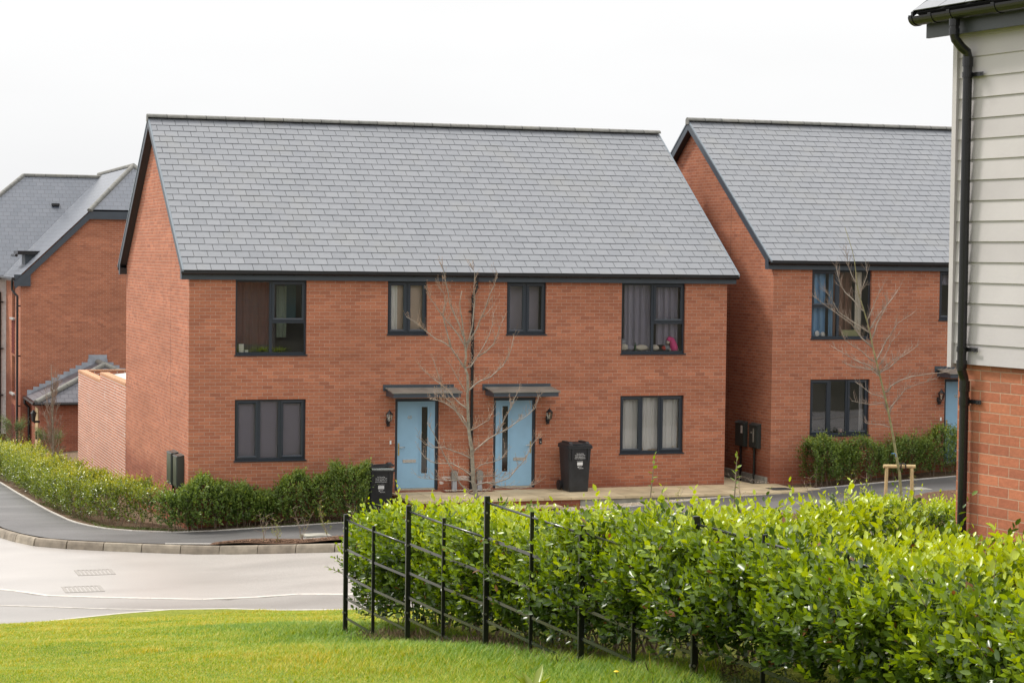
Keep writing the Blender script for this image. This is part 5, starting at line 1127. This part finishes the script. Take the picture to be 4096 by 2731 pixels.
    c0 = np.clip(c0+np.where(rng.random(n_sh) < .13, .30, 0)*expo, 0, 1)
    sh_l = sl*rng.uniform(.6, 1.4, n_sh)*np.where(rng.random(n_sh) < .05, 1.7, 1)
    if sparse_bottom: pos, dv, sh_l, c0 = pos[keep], dv[keep], sh_l[keep], c0[keep]
    pos = pos-O_
    D_ = shoots(pos, dv, sh_l, nl, ln, wd, c0)
    D_[5] = np.clip(D_[5]+rng.normal(size=len(D_[5]))*.06, .03, 1)
    if hi: D_[5] = np.where(rng.random(len(D_[5])) < .007, 0.0, D_[5]); q_ = rng.uniform(.72, 1.15, len(D_[5])); D_[3] = D_[3]*q_; D_[4] = D_[4]*q_
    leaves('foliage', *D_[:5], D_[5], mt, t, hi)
    segs = []; r_ = random.Random(seed+5)
    for i in range(stemn):
        uu = r_.uniform(.05, L-.05); a = float(np.interp(uu, cum, PP[:, 0])); b = float(np.interp(uu, cum, PP[:, 1])); h0 = zbase(a, b); h1 = ztop(a, b); hw_ = float(hw if np.isscalar(hw) else np.interp(uu, cum, halfw))
        o1 = r_.uniform(-.7, .7)*hw_; q = Vector((a+r_.uniform(-.1, .1), b+r_.uniform(-.1, .1), h0-.05)); dx = Vector((-(ty.mean()), tx.mean(), 0))
        pts = [q-Vector(O_)]; cur = q.copy(); steps = 6
        for k in range(steps): cur = cur+Vector((dx.x*o1/steps+r_.uniform(-.03, .03), dx.y*o1/steps+r_.uniform(-.03, .03), (h1-h0-.05)/steps*.95)); pts.append(cur-Vector(O_))
        rr = r_.uniform(.006, .012)*(1.2 if hi else 1); segs.append((pts, [rr*(1-.12*k) for k in range(steps+1)]))
    m_ = len(pos); idx = rng.choice(m_, min(m_, 900 if hi else 60), replace=False); dn = norm(dv)
    for i in idx:
        p0 = Vector(pos[i]); segs.append(([p0-Vector(dn[i])*.1, p0+Vector(dn[i])*float(sh_l[i])], [.0035, .0015]))
    twigs('stems', segs, M['twig'], t, 4)
    return t
NH = [(-1.45, -22.5), (-1.42, -24), (-1.30, -26), (-1.18, -28), (-1.10, -30), (-1.08, -32), (-1.02, -34), (-1.0, -36.2)]
nht = lambda x, y: float(np.interp(y, [-36.5, -34, -32.3, -31, -29.6, -28.9, -28.3, -26.8, -24.2, -22.4], [3.70, 3.60, 3.56, 3.52, 3.41, 3.31, 3.05, 2.97, 2.79, 2.56]))
nhb = lambda x, y: Lw(x, y)
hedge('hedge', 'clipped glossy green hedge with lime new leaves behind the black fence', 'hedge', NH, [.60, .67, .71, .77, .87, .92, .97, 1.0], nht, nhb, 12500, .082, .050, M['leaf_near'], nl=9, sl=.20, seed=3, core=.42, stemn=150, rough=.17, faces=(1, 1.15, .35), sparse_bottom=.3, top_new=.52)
# a loose branch poking out at the far end of the hedge, and two tall shoots on top
def sprig(par, p0, d, L, n, ln, wd, c, mt):
    base = np.array([p0])+np.array([d])*0; D_ = shoots(base, np.array([d], float), np.array([L]), n, ln, wd, np.array([c]), jit=.2); leaves('shoot', *D_[:5], D_[5], mt, par, True)
    dn = Vector(d).normalized(); twigs('shoot_stem', [([Vector(p0)-dn*.1, Vector(p0)+dn*L*.5, Vector(p0)+dn*L], [.005, .004, .002])], M['twig'], par, 5)
hd = [o for o in bpy.data.objects if o.name == 'hedge'][0]; HO = hd.location
for p_, d, L, n in (((-1.95, -22.9, 2.05), (-1, .25, .35), .42, 16), ((-2.15, -22.9, 1.98), (-1, .1, .45), .30, 12), ((-2.1, -22.9, 2.2), (-.9, .1, .6), .25, 10), ((-1.0, -28.3, 3.42), (.1, 0, 1), .34, 9), ((-.75, -29.4, 3.55), (.05, 0, 1), .30, 12), ((-1.9, -25.1, 2.3), (-1, 0, .5), .25, 10), ((-1.95, -26.8, 2.5), (-1, 0, .6), .25, 10), ((-1.9, -28.6, 3.0), (-1, -.2, .7), .25, 10)):
    sprig(hd, tuple(Vector(p_)-HO), d, L, n, .062, .036, .55, M['leaf_near'])

bz = lambda x, y: B(x, y)
hedge('hedge', 'long low hedge curving along the pavement left of the main house', 'hedge', [(-3.0, 26), (-2.1, 20), (-1.85, 17), (-1.8, 12), (-1.72, 6.5), (-1.55, 3.4), (-1.2, 1.9), (-.75, .95), (-.62, .55)], [.55, .55, .5, .5, .48, .45, .42, .34, .25], lambda x, y: B(x, y)+.95+.05*math.sin(y*1.7), bz, 12500, .070, .045, M['leaf_lit'], nl=6, sl=.18, hi=False, seed=11, core=.25, stemn=60, top_new=.36, rough=.24)
hedge('hedge', 'dark green hedge below the ground floor window of the main house', 'hedge', [(-.45, .12), (-.2, -.18), (.3, -.30), (1.2, -.42), (2.0, -.60), (2.9, -.85)], [.2, .2, .24, .28, .30, .28], lambda x, y: B(x, y)+.88+.07*math.sin(x*3.1)+.05*math.sin(x*7), bz, 3800, .074, .048, M['leaf_mid'], nl=6, sl=.17, hi=False, seed=12, core=.18, stemn=40, rough=.32, top_new=.15)
hedge('bush', 'taller dark green bush growing beside the propped open wheelie bin', 'bush', [(2.95, -1.0), (3.55, -1.15)], [.30, .30], lambda x, y: B(x, y)+1.12+.08*math.sin(x*9), bz, 1500, .062, .040, M['leaf_mid'], nl=6, sl=.2, hi=False, seed=13, core=.22, stemn=14, rough=.2, top_new=.1)
hedge('hedge', 'bushy dark hedge under the left edge of the right house window', 'hedge', [(14.15, -.72), (15.25, -.72)], [.34, .34], lambda x, y: B(x, y)+.95+.05*math.sin(x*8), bz, 1900, .062, .040, M['leaf_mid'], nl=6, sl=.17, hi=False, seed=14, core=.22, stemn=16, rough=.28, top_new=.12)
hedge('hedge', 'dark hedge running from below the right house window to its blue door', 'hedge', [(15.5, -.70), (16.4, -.65), (18.9, -.65)], [.26, .34, .34], lambda x, y: B(x, y)+.90+.08*math.sin(x*5), bz, 3000, .062, .040, M['leaf_mid'], nl=6, sl=.18, hi=False, seed=15, core=.2, stemn=30, rough=.34, top_new=.12)
hedge('hedge', 'small bright lime hedge beyond the near hedge beside the clad house', 'hedge', [(4.3, -20.6), (5.2, -21.0), (6.6, -21.7)], .5, lambda x, y: 2.36+.05*math.sin(x*4), lambda x, y: Lw(x, y), 2800, .066, .042, M['leaf_near'], nl=7, sl=.17, hi=False, seed=16, core=.25, stemn=16, top_new=.6, rough=.12)
for i, (x, y, h, w_, lb) in enumerate(((-2.4, 27.5, 1.25, .8, 'loose grey green shrub in front of the flats at far left'), (-1.35, 26.0, 1.55, .3, 'slim upright shrub right of the black pipes of the flats'), (-.35, 24.5, 1.3, .35, 'upright shrub beside the timber door of the brick store'), (.95, 17.5, 1.35, .35, 'upright shrub against the white streaked yard wall'))):
    hedge('shrub', lb, 'shrub', [(x-w_*.8, y), (x+w_*.8, y)], w_*.5, (lambda h_: (lambda a, b: B(a, b)+h_))(h), bz, 420, .07, .028, M['leaf_pale'], nl=6, sl=.3, hi=False, seed=20+i, core=.25, stemn=8, rough=.3, top_new=.1, group='young shrubs near the flats')

for x_, nl_, lb in ((1.62, 60, 'low green plant on the left half of the upper left window sill'), (1.98, 90, 'bushier green plant just right of the mullion in the upper left window')):
    t = root('sill_plant', lb, 'plant', (x_, .20, 3.255)); mb = MB(); mb.tube([(0, 0, 0), (0, 0, .035)], [.035, .042], 10); mb.build('pot', M['black'], t)
    d_ = rng.normal(size=(nl_, 3))*np.array([1.3, .25, .5])+np.array([0, 0, .8]); leaves('leaves', np.tile([[0, 0, .03]], (nl_, 1))+rng.normal(size=(nl_, 3))*np.array([.05, .01, .01]), d_, rng.normal(size=(nl_, 3))+np.array([0, 0, 1]), rng.uniform(.05, .12, nl_), rng.uniform(.010, .02, nl_), rng.uniform(.3, 1, nl_), M['leaf_mid'], t, False)
# grass blades on the lawn in view
NB = 560000
zc = 11.5+(rng.random(NB)**1.25)*24.5; lat = rng.uniform(-.26, .10, NB)*zc
gx_ = CAM.x+fw.x*zc+rt0.x*lat; gy_ = CAM.y+fw.y*zc+rt0.y*lat
edge = np.interp(gx_, [a for a, b in LAWN], [b for a, b in LAWN])
ok = (gy_ < edge-.02) & (gx_ < np.interp(gy_, [-36, -33, -29, -23.4, -22, -9], [-.9, -.9, -1.1, -1.55, 3, 3]))
gx_, gy_, zc = gx_[ok], gy_[ok], zc[ok]; n = len(gx_)
gz_ = np.interp(gy_, Ly, Lz)+.03*np.sin(gx_*1.7+gy_*.9)*np.clip((-10-gy_)/3, 0, 1)
cells = rng.normal(size=(90, 200)); fine = rng.normal(size=(300, 700))
def cellnoise(g_, x, y, s):
    a, b = (x+12)/s, (y+40)/s; i, j = a.astype(int) % (g_.shape[0]-1), b.astype(int) % (g_.shape[1]-1); f, h = a-np.floor(a), b-np.floor(b); f = f*f*(3-2*f); h = h*h*(3-2*h)
    return g_[i, j]*(1-f)*(1-h)+g_[i+1, j]*f*(1-h)+g_[i, j+1]*(1-f)*h+g_[i+1, j+1]*f*h
pn = cellnoise(cells, gx_+.4*gy_, gy_, .9)+.9*cellnoise(fine, gx_, gy_, .22)+.7*cellnoise(cells, gx_, gy_-.3*gx_, .35)
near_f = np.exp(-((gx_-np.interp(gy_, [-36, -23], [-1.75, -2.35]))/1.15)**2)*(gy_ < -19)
tuft = rng.random(n) < .012
H_ = (.021+.008*np.clip(pn, -1.5, 2.5)+.045*near_f)*rng.uniform(.6, 1.5, n)*np.where(tuft, 1.7, 1)
H_ = np.clip(H_, .018, .17); Wd_ = rng.uniform(.0028, .0055, n)*np.clip(zc/14, 1, 2.0)
az = rng.uniform(0, 6.283, n); ld = norm(np.stack([np.cos(az)*rng.uniform(.2, 1.1, n), np.sin(az)*rng.uniform(.2, 1.1, n), np.ones(n)], 1)); sd_ = np.stack([-np.sin(az), np.cos(az), 0*az], 1)
p0 = np.stack([gx_, gy_, gz_], 1); ben = np.stack([np.cos(az), np.sin(az), 0*az], 1)
V = np.stack([p0-sd_*Wd_[:, None]/2, p0+sd_*Wd_[:, None]/2, p0+ld*(H_*.55)[:, None]-sd_*Wd_[:, None]*.42, p0+ld*(H_*.55)[:, None]+sd_*Wd_[:, None]*.42, p0+ld*H_[:, None]+ben*(H_*.35)[:, None]], 1)
fl_ = np.array([0, 1, 3, 2, 2, 3, 4]); FF = (fl_[None]+(np.arange(n)*5)[:, None]).ravel(); tot = np.tile([4, 3], n)
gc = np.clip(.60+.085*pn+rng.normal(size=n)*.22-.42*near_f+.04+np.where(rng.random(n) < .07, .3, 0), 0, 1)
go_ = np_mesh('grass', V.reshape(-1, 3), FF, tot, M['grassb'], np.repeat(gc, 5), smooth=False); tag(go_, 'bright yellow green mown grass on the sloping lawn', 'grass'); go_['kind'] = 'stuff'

# broad-leaved weeds in the lawn
def weed(x, y, n, ln, wd, label, up=.8, c=.5):
    t = root('dock_weed', label, 'weed', (x, y, Lw(x, y)), group='broad leaved weeds in the lawn')
    a = np.linspace(0, 6.28, n, endpoint=False)+rng.uniform(-.3, .3, n); d = np.stack([np.cos(a), np.sin(a), up+rng.uniform(-.3, .4, n)], 1)
    leaves('leaves', np.zeros((n, 3)), d, np.stack([-np.cos(a)*.3, -np.sin(a)*.3, np.ones(n)], 1), ln*rng.uniform(.7, 1.2, n), wd*rng.uniform(.8, 1.1, n), np.full(n, c), M['leaf_lit'], t, True)
weed(-3.05, -31.4, 7, .20, .075, 'large pale dock weed in the lawn near the fence foot', 1.0, .62); weed(-4.3, -29.9, 4, .13, .035, 'small upright dock leaf in the middle of the lawn', .9, .6); weed(-5.3, -29.9, 5, .06, .03, 'tiny bluish weed left in the lawn', .5, .3)
t = root('dandelion', 'single small yellow dandelion in the grass by the fence', 'flower', (-2.35, -31.05, Lw(-2.35, -31.05)))
mb = MB(); mb.tube([(0, 0, 0), (0, 0, .07)], .003, 5); mb.build('stalk', M['leaf_pale'], t); mb = MB(); mb.tube([(0, 0, .068), (0, 0, .074), (0, 0, .08)], [.006, .019, .010], 9); mb.build('flower_head', simple('dandelion_y', (.8, .55, .02), .6), t)
# rough ground cover and dead grass at the hedge foot
nn_ = 9000; gy2 = rng.uniform(-35.5, -22.2, nn_); fx = np.interp(gy2, [-36, -23], [-1.75, -2.3]); gx2 = fx+rng.normal(size=nn_)*.28+.25
base = np.stack([gx2, gy2, np.interp(gy2, Ly, Lz)], 1); dd = rng.normal(size=(nn_, 3))*.7+np.array([0, 0, 1.0])
o = leaves('ground_cover', base, dd, rng.normal(size=(nn_, 3))+np.array([0, 0, 1]), rng.uniform(.02, .06, nn_), rng.uniform(.006, .022, nn_), rng.uniform(.1, .6, nn_), M['leaf_pale'], None, False)
tag(o, 'weedy ground cover and moss at the foot of the near hedge', 'ground cover'); o['kind'] = 'stuff'
nn_ = 5000; cl_ = np.array([(-1.95, -26.6), (-1.9, -28.3), (-1.85, -29.0), (-2.1, -24.6), (-1.7, -30.6)])[rng.integers(0, 5, nn_)]; gx3 = cl_[:, 0]+rng.normal(size=nn_)*.16; gy3 = cl_[:, 1]+rng.normal(size=nn_)*.35
o = leaves('dead_grass', np.stack([gx3, gy3, np.interp(gy3, Ly, Lz)+.005], 1), rng.normal(size=(nn_, 3))*.9+np.array([-.2, 0, .7]), rng.normal(size=(nn_, 3))+np.array([0, 0, 1]), rng.uniform(.05, .13, nn_), rng.uniform(.002, .004, nn_), rng.uniform(0, 1, nn_), leaf_mat('dead_grass', [(0, (.12, .085, .05)), (1, (.32, .24, .15))], .7, .2, .2), None, False)
tag(o, 'brown dead grass tangled under the fence rails', 'dead grass'); o['kind'] = 'stuff'
nn_ = 2600; uu = rng.random(nn_); px_ = np.interp(uu, [0, .3, .6, 1], [-2.25, -1.7, -.2, 3.2]); py_ = np.interp(uu, [0, .3, .6, 1], [9, 1.2, -.38, -1.25]); px_ += rng.uniform(0, .25, nn_); py_ += rng.uniform(0, .3, nn_)
o = leaves('verge_weeds', np.stack([px_, py_, np.array([B(a, b) for a, b in zip(px_, py_)])], 1), rng.normal(size=(nn_, 3))*.6+np.array([0, 0, .9]), rng.normal(size=(nn_, 3))+np.array([0, 0, 1]), rng.uniform(.02, .07, nn_), rng.uniform(.008, .025, nn_), rng.uniform(.2, .9, nn_), M['leaf_pale'], None, False)
tag(o, 'small weeds along the soil edge of the pavement', 'weeds'); o['kind'] = 'stuff'

# ------------------------------------------------------------ bare trees
def limb_tree(name, label, loc, lines, r0, tm, lm, seed, buds=True, depth=.55, sub=1.0, twm=None):
    r_ = random.Random(seed); t = root(name, label, 'tree', loc, group=None); R3 = Vector((rt0.x, rt0.y, 0)); F3 = Vector((fw.x, fw.y, 0)).normalized(); Z3 = Vector((0, 0, 1))
    tr = [(lines[0][i]/100, lines[0][i+1]/100) for i in range(0, len(lines[0]), 2)]; H_ = tr[-1][1]
    trunk = [Vector((0, 0, 0))]+[R3*a+Z3*b for a, b in tr if b > .05]; mb = MB(); Ht = trunk[-1].z
    if lines[0][1] > 20: trunk[0] = R3*(tr[0][0]*.9)+Z3*0
    mb.tube(trunk, [max(.005, r0*(1-.88*(p.z/Ht)**.9)) for p in trunk], 10); mb.build('trunk', tm, t, smooth=True)
    bs, tw, bd = MB(), MB(), MB()
    def near_trunk(z):
        for i in range(len(trunk)-1):
            if trunk[i].z <= z <= trunk[i+1].z: f = (z-trunk[i].z)/max(1e-6, trunk[i+1].z-trunk[i].z); return trunk[i].lerp(trunk[i+1], f)
        return trunk[-1]
    prev = []
    for li, l in enumerate(lines[1:]):
        pts2 = [(l[i]/100, l[i+1]/100) for i in range(0, len(l), 2)]; ang = r_.choice((-1, 1))*r_.uniform(.15, 1)*depth; x0 = pts2[0][0]
        P = [R3*a+Z3*b+F3*(abs(a-x0)*ang+.02*r_.uniform(-1, 1)) for a, b in pts2]
        # attach to the trunk or to the nearest earlier limb
        c = [near_trunk(P[0].z)]+prev; q = min(c, key=lambda v: ((v-P[0]).dot(R3)**2+(v.z-P[0].z)**2)); off = (q-P[0]).dot(F3)
        P = [p+F3*off for p in P]
        L = sum((P[i+1]-P[i]).length for i in range(len(P)-1)); ra = max(.006, min(.017, .007+.0065*L)); prev += P[1:]
        P = [near_trunk(P[0].z-.02)]+P if (near_trunk(P[0].z)-P[0]).length < .16 else P
        bs.tube(P, [ra*(1-.78*i/(len(P)-1)) for i in range(len(P))], 6)
        n_t = int(len(P)*2.6*sub*(1+L*.6))
        for k in range(n_t):
            i = r_.randrange(1, len(P)); f = r_.random(); a = P[i-1].lerp(P[i], f) if i > 0 else P[i]; d = (P[i]-P[i-1]).normalized(); s = (R3*r_.uniform(-1, 1)+F3*r_.uniform(-1, 1)+Z3*r_.uniform(-.1, 1)).normalized()
            dd = (d*.7+s*.8+Z3*.25).normalized(); ln_ = r_.uniform(.06, .26); m = a+dd*ln_*.5+Vector((r_.uniform(-1, 1), r_.uniform(-1, 1), r_.uniform(0, 1)))*.015; e = a+dd*ln_+Z3*.03*ln_/.2
            tw.tube([a, m, e], [.0032, .0026, .0018], 4, caps=False)
            for p_ in (e, m):
                if buds: bd.tube([p_-dd*.004, p_+dd*.006, p_+dd*.016], [.002, .0062, .001], 5)
            if r_.random() < .45: s2 = (dd+s.cross(dd)*r_.choice((-1, 1))*.8).normalized(); tw.tube([m, m+s2*ln_*.4], [.0024, .0015], 4, caps=False); buds and bd.tube([m+s2*ln_*.4, m+s2*(ln_*.4+.008), m+s2*(ln_*.4+.016)], [.002, .0055, .001], 5)
    bs.build('branches', lm, t, smooth=True); tw.build('twigs', twm or M['twig'], t, smooth=True)
    if buds: bd.build('buds', simple('bud', (.42, .27, .16), .5), t)
    return t
T1=(5.05, -4.24, -0.18)
L1=[[1,71,-6,105,-8,141,-10,170,-16,205,-18,239,-20,277,-19,289,-20,318,-26,334,-23,355,-26,380,-30,407,-32,427,-36,448,-37,462,-33,485],[-26,332,-39,351,-54,373,-69,383,-85,390,-100,402,-112,412,-123,422,-142,433],[-54,373,-60,396,-65,416,-70,437,-66,458,-68,478,-81,496],[-26,376,-38,396,-53,415,-64,427,-76,443,-86,458,-95,470,-100,481],[-30,396,-38,419,-45,433,-51,448,-57,462,-61,487,-66,507,-69,522,-73,536],[-24,365,-19,384,-11,417,-9,448,-7,469,-10,483,-8,520,-12,529],[-25,331,-14,334,-2,353,10,372,22,397,28,418,30,442],[-2,353,16,364,31,380,39,399,43,416,51,430],[-17,384,-3,409,5,430,15,455,23,480,31,496,37,521],[5,430,19,442,30,459],[-15,289,-2,301,9,307,25,312,37,323,50,335,60,352,67,370,71,395],[-22,252,-37,262,-47,272,-61,288,-72,296,-87,307,-105,321,-117,336],[-19,217,-30,235,-42,243,-47,255,-53,261,-67,272,-73,292,-78,313,-85,333,-89,346],[-47,251,-63,259,-80,265,-101,271],[-22,283,-31,297,-41,313,-47,324,-54,338],[-7,165,7,177,26,192,40,200,59,209,78,223,97,235,116,252,124,279],[40,200,52,225,64,249,75,273,82,288],[-10,208,7,218,23,227,33,249],[-10,151,-28,160,-50,169,-64,175,-88,175,-103,183,-112,195],[-10,117,-28,129,-49,139,-73,138,-92,140,-105,149,-112,159],[-4,127,10,139,32,144,48,149,62,168],[-11,105,-23,109,-51,107,-87,110,-111,112],[-12,81,-32,100,-49,129,-64,157,-76,181,-88,205,-99,221],[-1,98,20,103,39,101,65,110,82,130,98,147,112,178,124,190],[4,74,20,87,39,101],[-6,108,8,115,32,118,51,117,70,128],[-14,205,-29,227,-44,248,-56,257,-70,267,-94,271],[20,103,51,92,80,87,104,90,128,100]]
T2=(13.85, -5.58, 0.12)
L2=[[0,30,-6,88,-12,117,-20,161,-26,190,-33,222,-43,261,-58,318,-65,344,-71,371,-78,397,-87,427,-95,450,-100,472,-104,502,-107,525,-112,546,-128,593],[-67,318,-90,339,-108,349,-125,361,-129,370],[-69,348,-90,365,-101,379,-112,393,-122,400,-147,417,-161,426,-182,440,-197,452],[-76,378,-99,391,-117,402,-144,419,-161,447,-176,464],[-61,301,-79,302,-107,305,-126,314],[-54,294,-72,309,-93,316,-118,330,-146,347],[-67,366,-62,380,-59,394,-49,413,-40,427,-37,441,-42,454],[-73,383,-64,397,-47,420,-36,431,-21,450,-5,472],[-56,322,-46,345,-39,362,-29,375,-18,396,4,412],[-51,310,-39,331,-27,357,-13,371],[-49,295,-31,304,-11,324,12,338,30,353],[-78,402,-68,427,-56,459,-48,476],[-89,423,-112,448,-123,458,-134,475,-139,496,-143,514],[-95,448,-91,465,-84,480,-79,497,-83,529],[-102,476,-111,493,-117,511,-122,535,-127,546],[-29,206,-26,224,-11,243,2,262,28,273,63,285],[-32,256,-27,267,-9,280,12,288,39,294,68,298,102,308],[-32,214,-42,232,-69,229,-90,232,-111,237],[-37,243,-66,250,-82,263,-98,274],[-51,287,-69,300,-96,305,-128,313],[-26,182,-44,187,-63,188,-79,190],[-51,295,-33,311,-9,327,14,341]]
for l in L1[1:]: pass
limb_tree('bare_tree', 'slender leafless young tree with spreading limbs in front of the black downpipe', T1, L1, .058, M['bark'], M['twig_l'], 21)
limb_tree('bare_tree', 'thin leaning leafless tree tied to a wooden stake frame', T2, L2, .034, M['bark_green'], M['twig_l'], 22, buds=False, sub=1.3)
gl3 = B(-1.4, 12.7); r_ = random.Random(5); L3 = [[0, 0, -2, 60, -3, 120, -5, 180, -7, 240, -9, 300, -10, 345]]
for k in range(26):
    z = 20+k*10+r_.uniform(-4, 4); s = r_.choice((-1, 1)); x = -z*.03; w_ = r_.uniform(10, 36)*(1.1-z/420); u_ = r_.uniform(35, 80); L3.append([x, z, x+s*w_*.45, z+u_*.35, x+s*w_*.85, z+u_*.7, x+s*w_, z+u_])
limb_tree('bare_tree', 'upright leafless sapling between two round stakes before the brick store', (-1.42, 12.75, -1.09), L3, .045, M['bark'], M['twig'], 23, buds=False, sub=1.6)
def stakes(loc, rz, sep, h, r, label, front=True):
    t = root('tree_stakes', label, 'tree stake', loc, rz)
    for s in (-1, 1):
        mb = MB(); mb.tube([(s*sep/2*1.06, 0, -.3), (s*sep/2, 0, h*.5), (s*sep/2*.96, 0, h)], [r, r, r*.98], 14); mb.build('stake', M['wood'], t, smooth=False)
    mb = MB(); yb = -r*1.3; zb_ = h-.05 if front else h-.12
    if front: mb.tube([(-sep/2-.06, 0, h+.03), (sep/2+.06, 0, h+.03)], r*1.05, 14)
    else: mb.box(-sep/2, sep/2, r*.8, r*.8+.04, h-.22, h-.10)
    mb.build('crossbar', M['wood'], t)
    mb = MB(); z_ = h+.03 if front else h-.16
    mb.tube([(.02, -.05, z_-.05), (.03, -.055, z_+.05), (.0, .02, z_+.06), (-.02, .05, z_)], .014, 6); mb.tube([(.13, -.05, z_-.05), (.12, -.055, z_+.04), (.06, -.02, z_+.07)], .014, 6); mb.build('rubber_tie', M['black'], t)
    return t
stakes((13.80, -5.54, B(13.72, -5.5)-.10), -YAW, .54, 1.03, .037, 'round wooden stake frame with crossbar around the leaning tree'); stakes((-1.37, 12.62, -1.09), -YAW, .50, 1.08, .036, 'pair of round wooden stakes beside the upright sapling at left', False)
mb = MB(); mb.tube([(13.60, -5.56, 1.40), (13.66, -5.60, 1.405), (13.70, -5.56, 1.39), (13.71, -5.56, 1.33)], .006, 6); tag(mb.build('blue_tie', simple('blue_tie', (.05, .25, .6), .5)), 'bright blue plastic tie around the leaning tree trunk', 'tie')

# thin new shrubs planted in the mulch
def sapling(x, y, h, label, leafy, seed, grp):
    r_ = random.Random(seed); z0 = mulchz(x, y); t = root('young_shrub', label, 'young shrub', (x, y, z0), group=grp); segs = []; tips = []
    for k in range(r_.randint(2, 4)):
        p = Vector((0, 0, 0)); d = Vector((r_.uniform(-.35, .35), r_.uniform(-.35, .35), 1)); pts = [p.copy()]; hh = h*r_.uniform(.6, 1)
        for s in range(6): d = (d+Vector((r_.uniform(-.18, .18), r_.uniform(-.18, .18), .05))).normalized(); p = p+d*hh/6; pts.append(p.copy()); tips.append((p.copy(), d.copy()))
        segs.append((pts, [.006*(1-.13*i) for i in range(7)]))
        for s in range(5): q = r_.choice(pts[2:]); e = Vector((r_.uniform(-1, 1), r_.uniform(-1, 1), r_.uniform(.1, 1))).normalized()*r_.uniform(.08, .22); segs.append(([q, q+e], [.003, .0015])); tips.append((q+e*.9, e))
    twigs('stems', segs, M['twig'], t, 5)
    if leafy:
        n = int(len(tips)*leafy); P_ = np.array([tips[r_.randrange(len(tips))][0]+Vector((r_.uniform(-.03, .03), r_.uniform(-.03, .03), r_.uniform(-.04, .03))) for _ in range(n)])
        leaves('foliage', P_, rng.normal(size=(n, 3)), rng.normal(size=(n, 3))+np.array([0, 0, 1]), rng.uniform(.018, .035, n), rng.uniform(.010, .018, n), rng.uniform(.3, 1, n), M['leaf_lit'], t, False)
for i, (x, y, h, lf, lb) in enumerate(((1.0, -3.0, .80, 1, 'thin bare stemmed sapling at the left tip of the mulch bed'), (1.3, -3.05, .45, 5, 'low dark leaved sapling second from the left tip of the mulch bed'), (1.75, -3.2, .75, 1, 'bare twiggy sapling in the mulch between two leafy ones'), (2.2, -3.5, .78, 10, 'leafy lime green sapling in the mulch by the kerb'), (2.75, -3.6, .80, 2, 'tall wispy sapling in the mulch left of the fence post'), (3.2, -3.9, .62, 1, 'small bare sapling nearest the fence post'),
     (4.4, -4.6, .9, 0, 'reddish bare twigs rising behind the near hedge left of the tree trunk'), (9.0, -5.2, .95, 6, 'sapling with sparse lime leaves in front of the gravel strip'), (10.3, -5.4, .95, 1, 'thorny bare sapling in front of the terrace edge'), (12.0, -5.3, 1.15, 2, 'tallest wiry sapling in front of the passage between the houses'), (12.5, -5.6, .95, 6, 'arching yellowish sapling in front of the manhole cover'), (13.0, -5.4, .8, 1, 'leaning bare sapling just left of the wooden stakes'), (14.6, -4.7, .7, 3, 'spreading wiry shrub right of the wooden stakes'), (15.6, -4.9, .6, 2, 'low wiry shrub on the bark mound near the clad house'))):
    sapling(x, y, h, lb, lf, 40+i, 'young shrubs planted in the mulch')
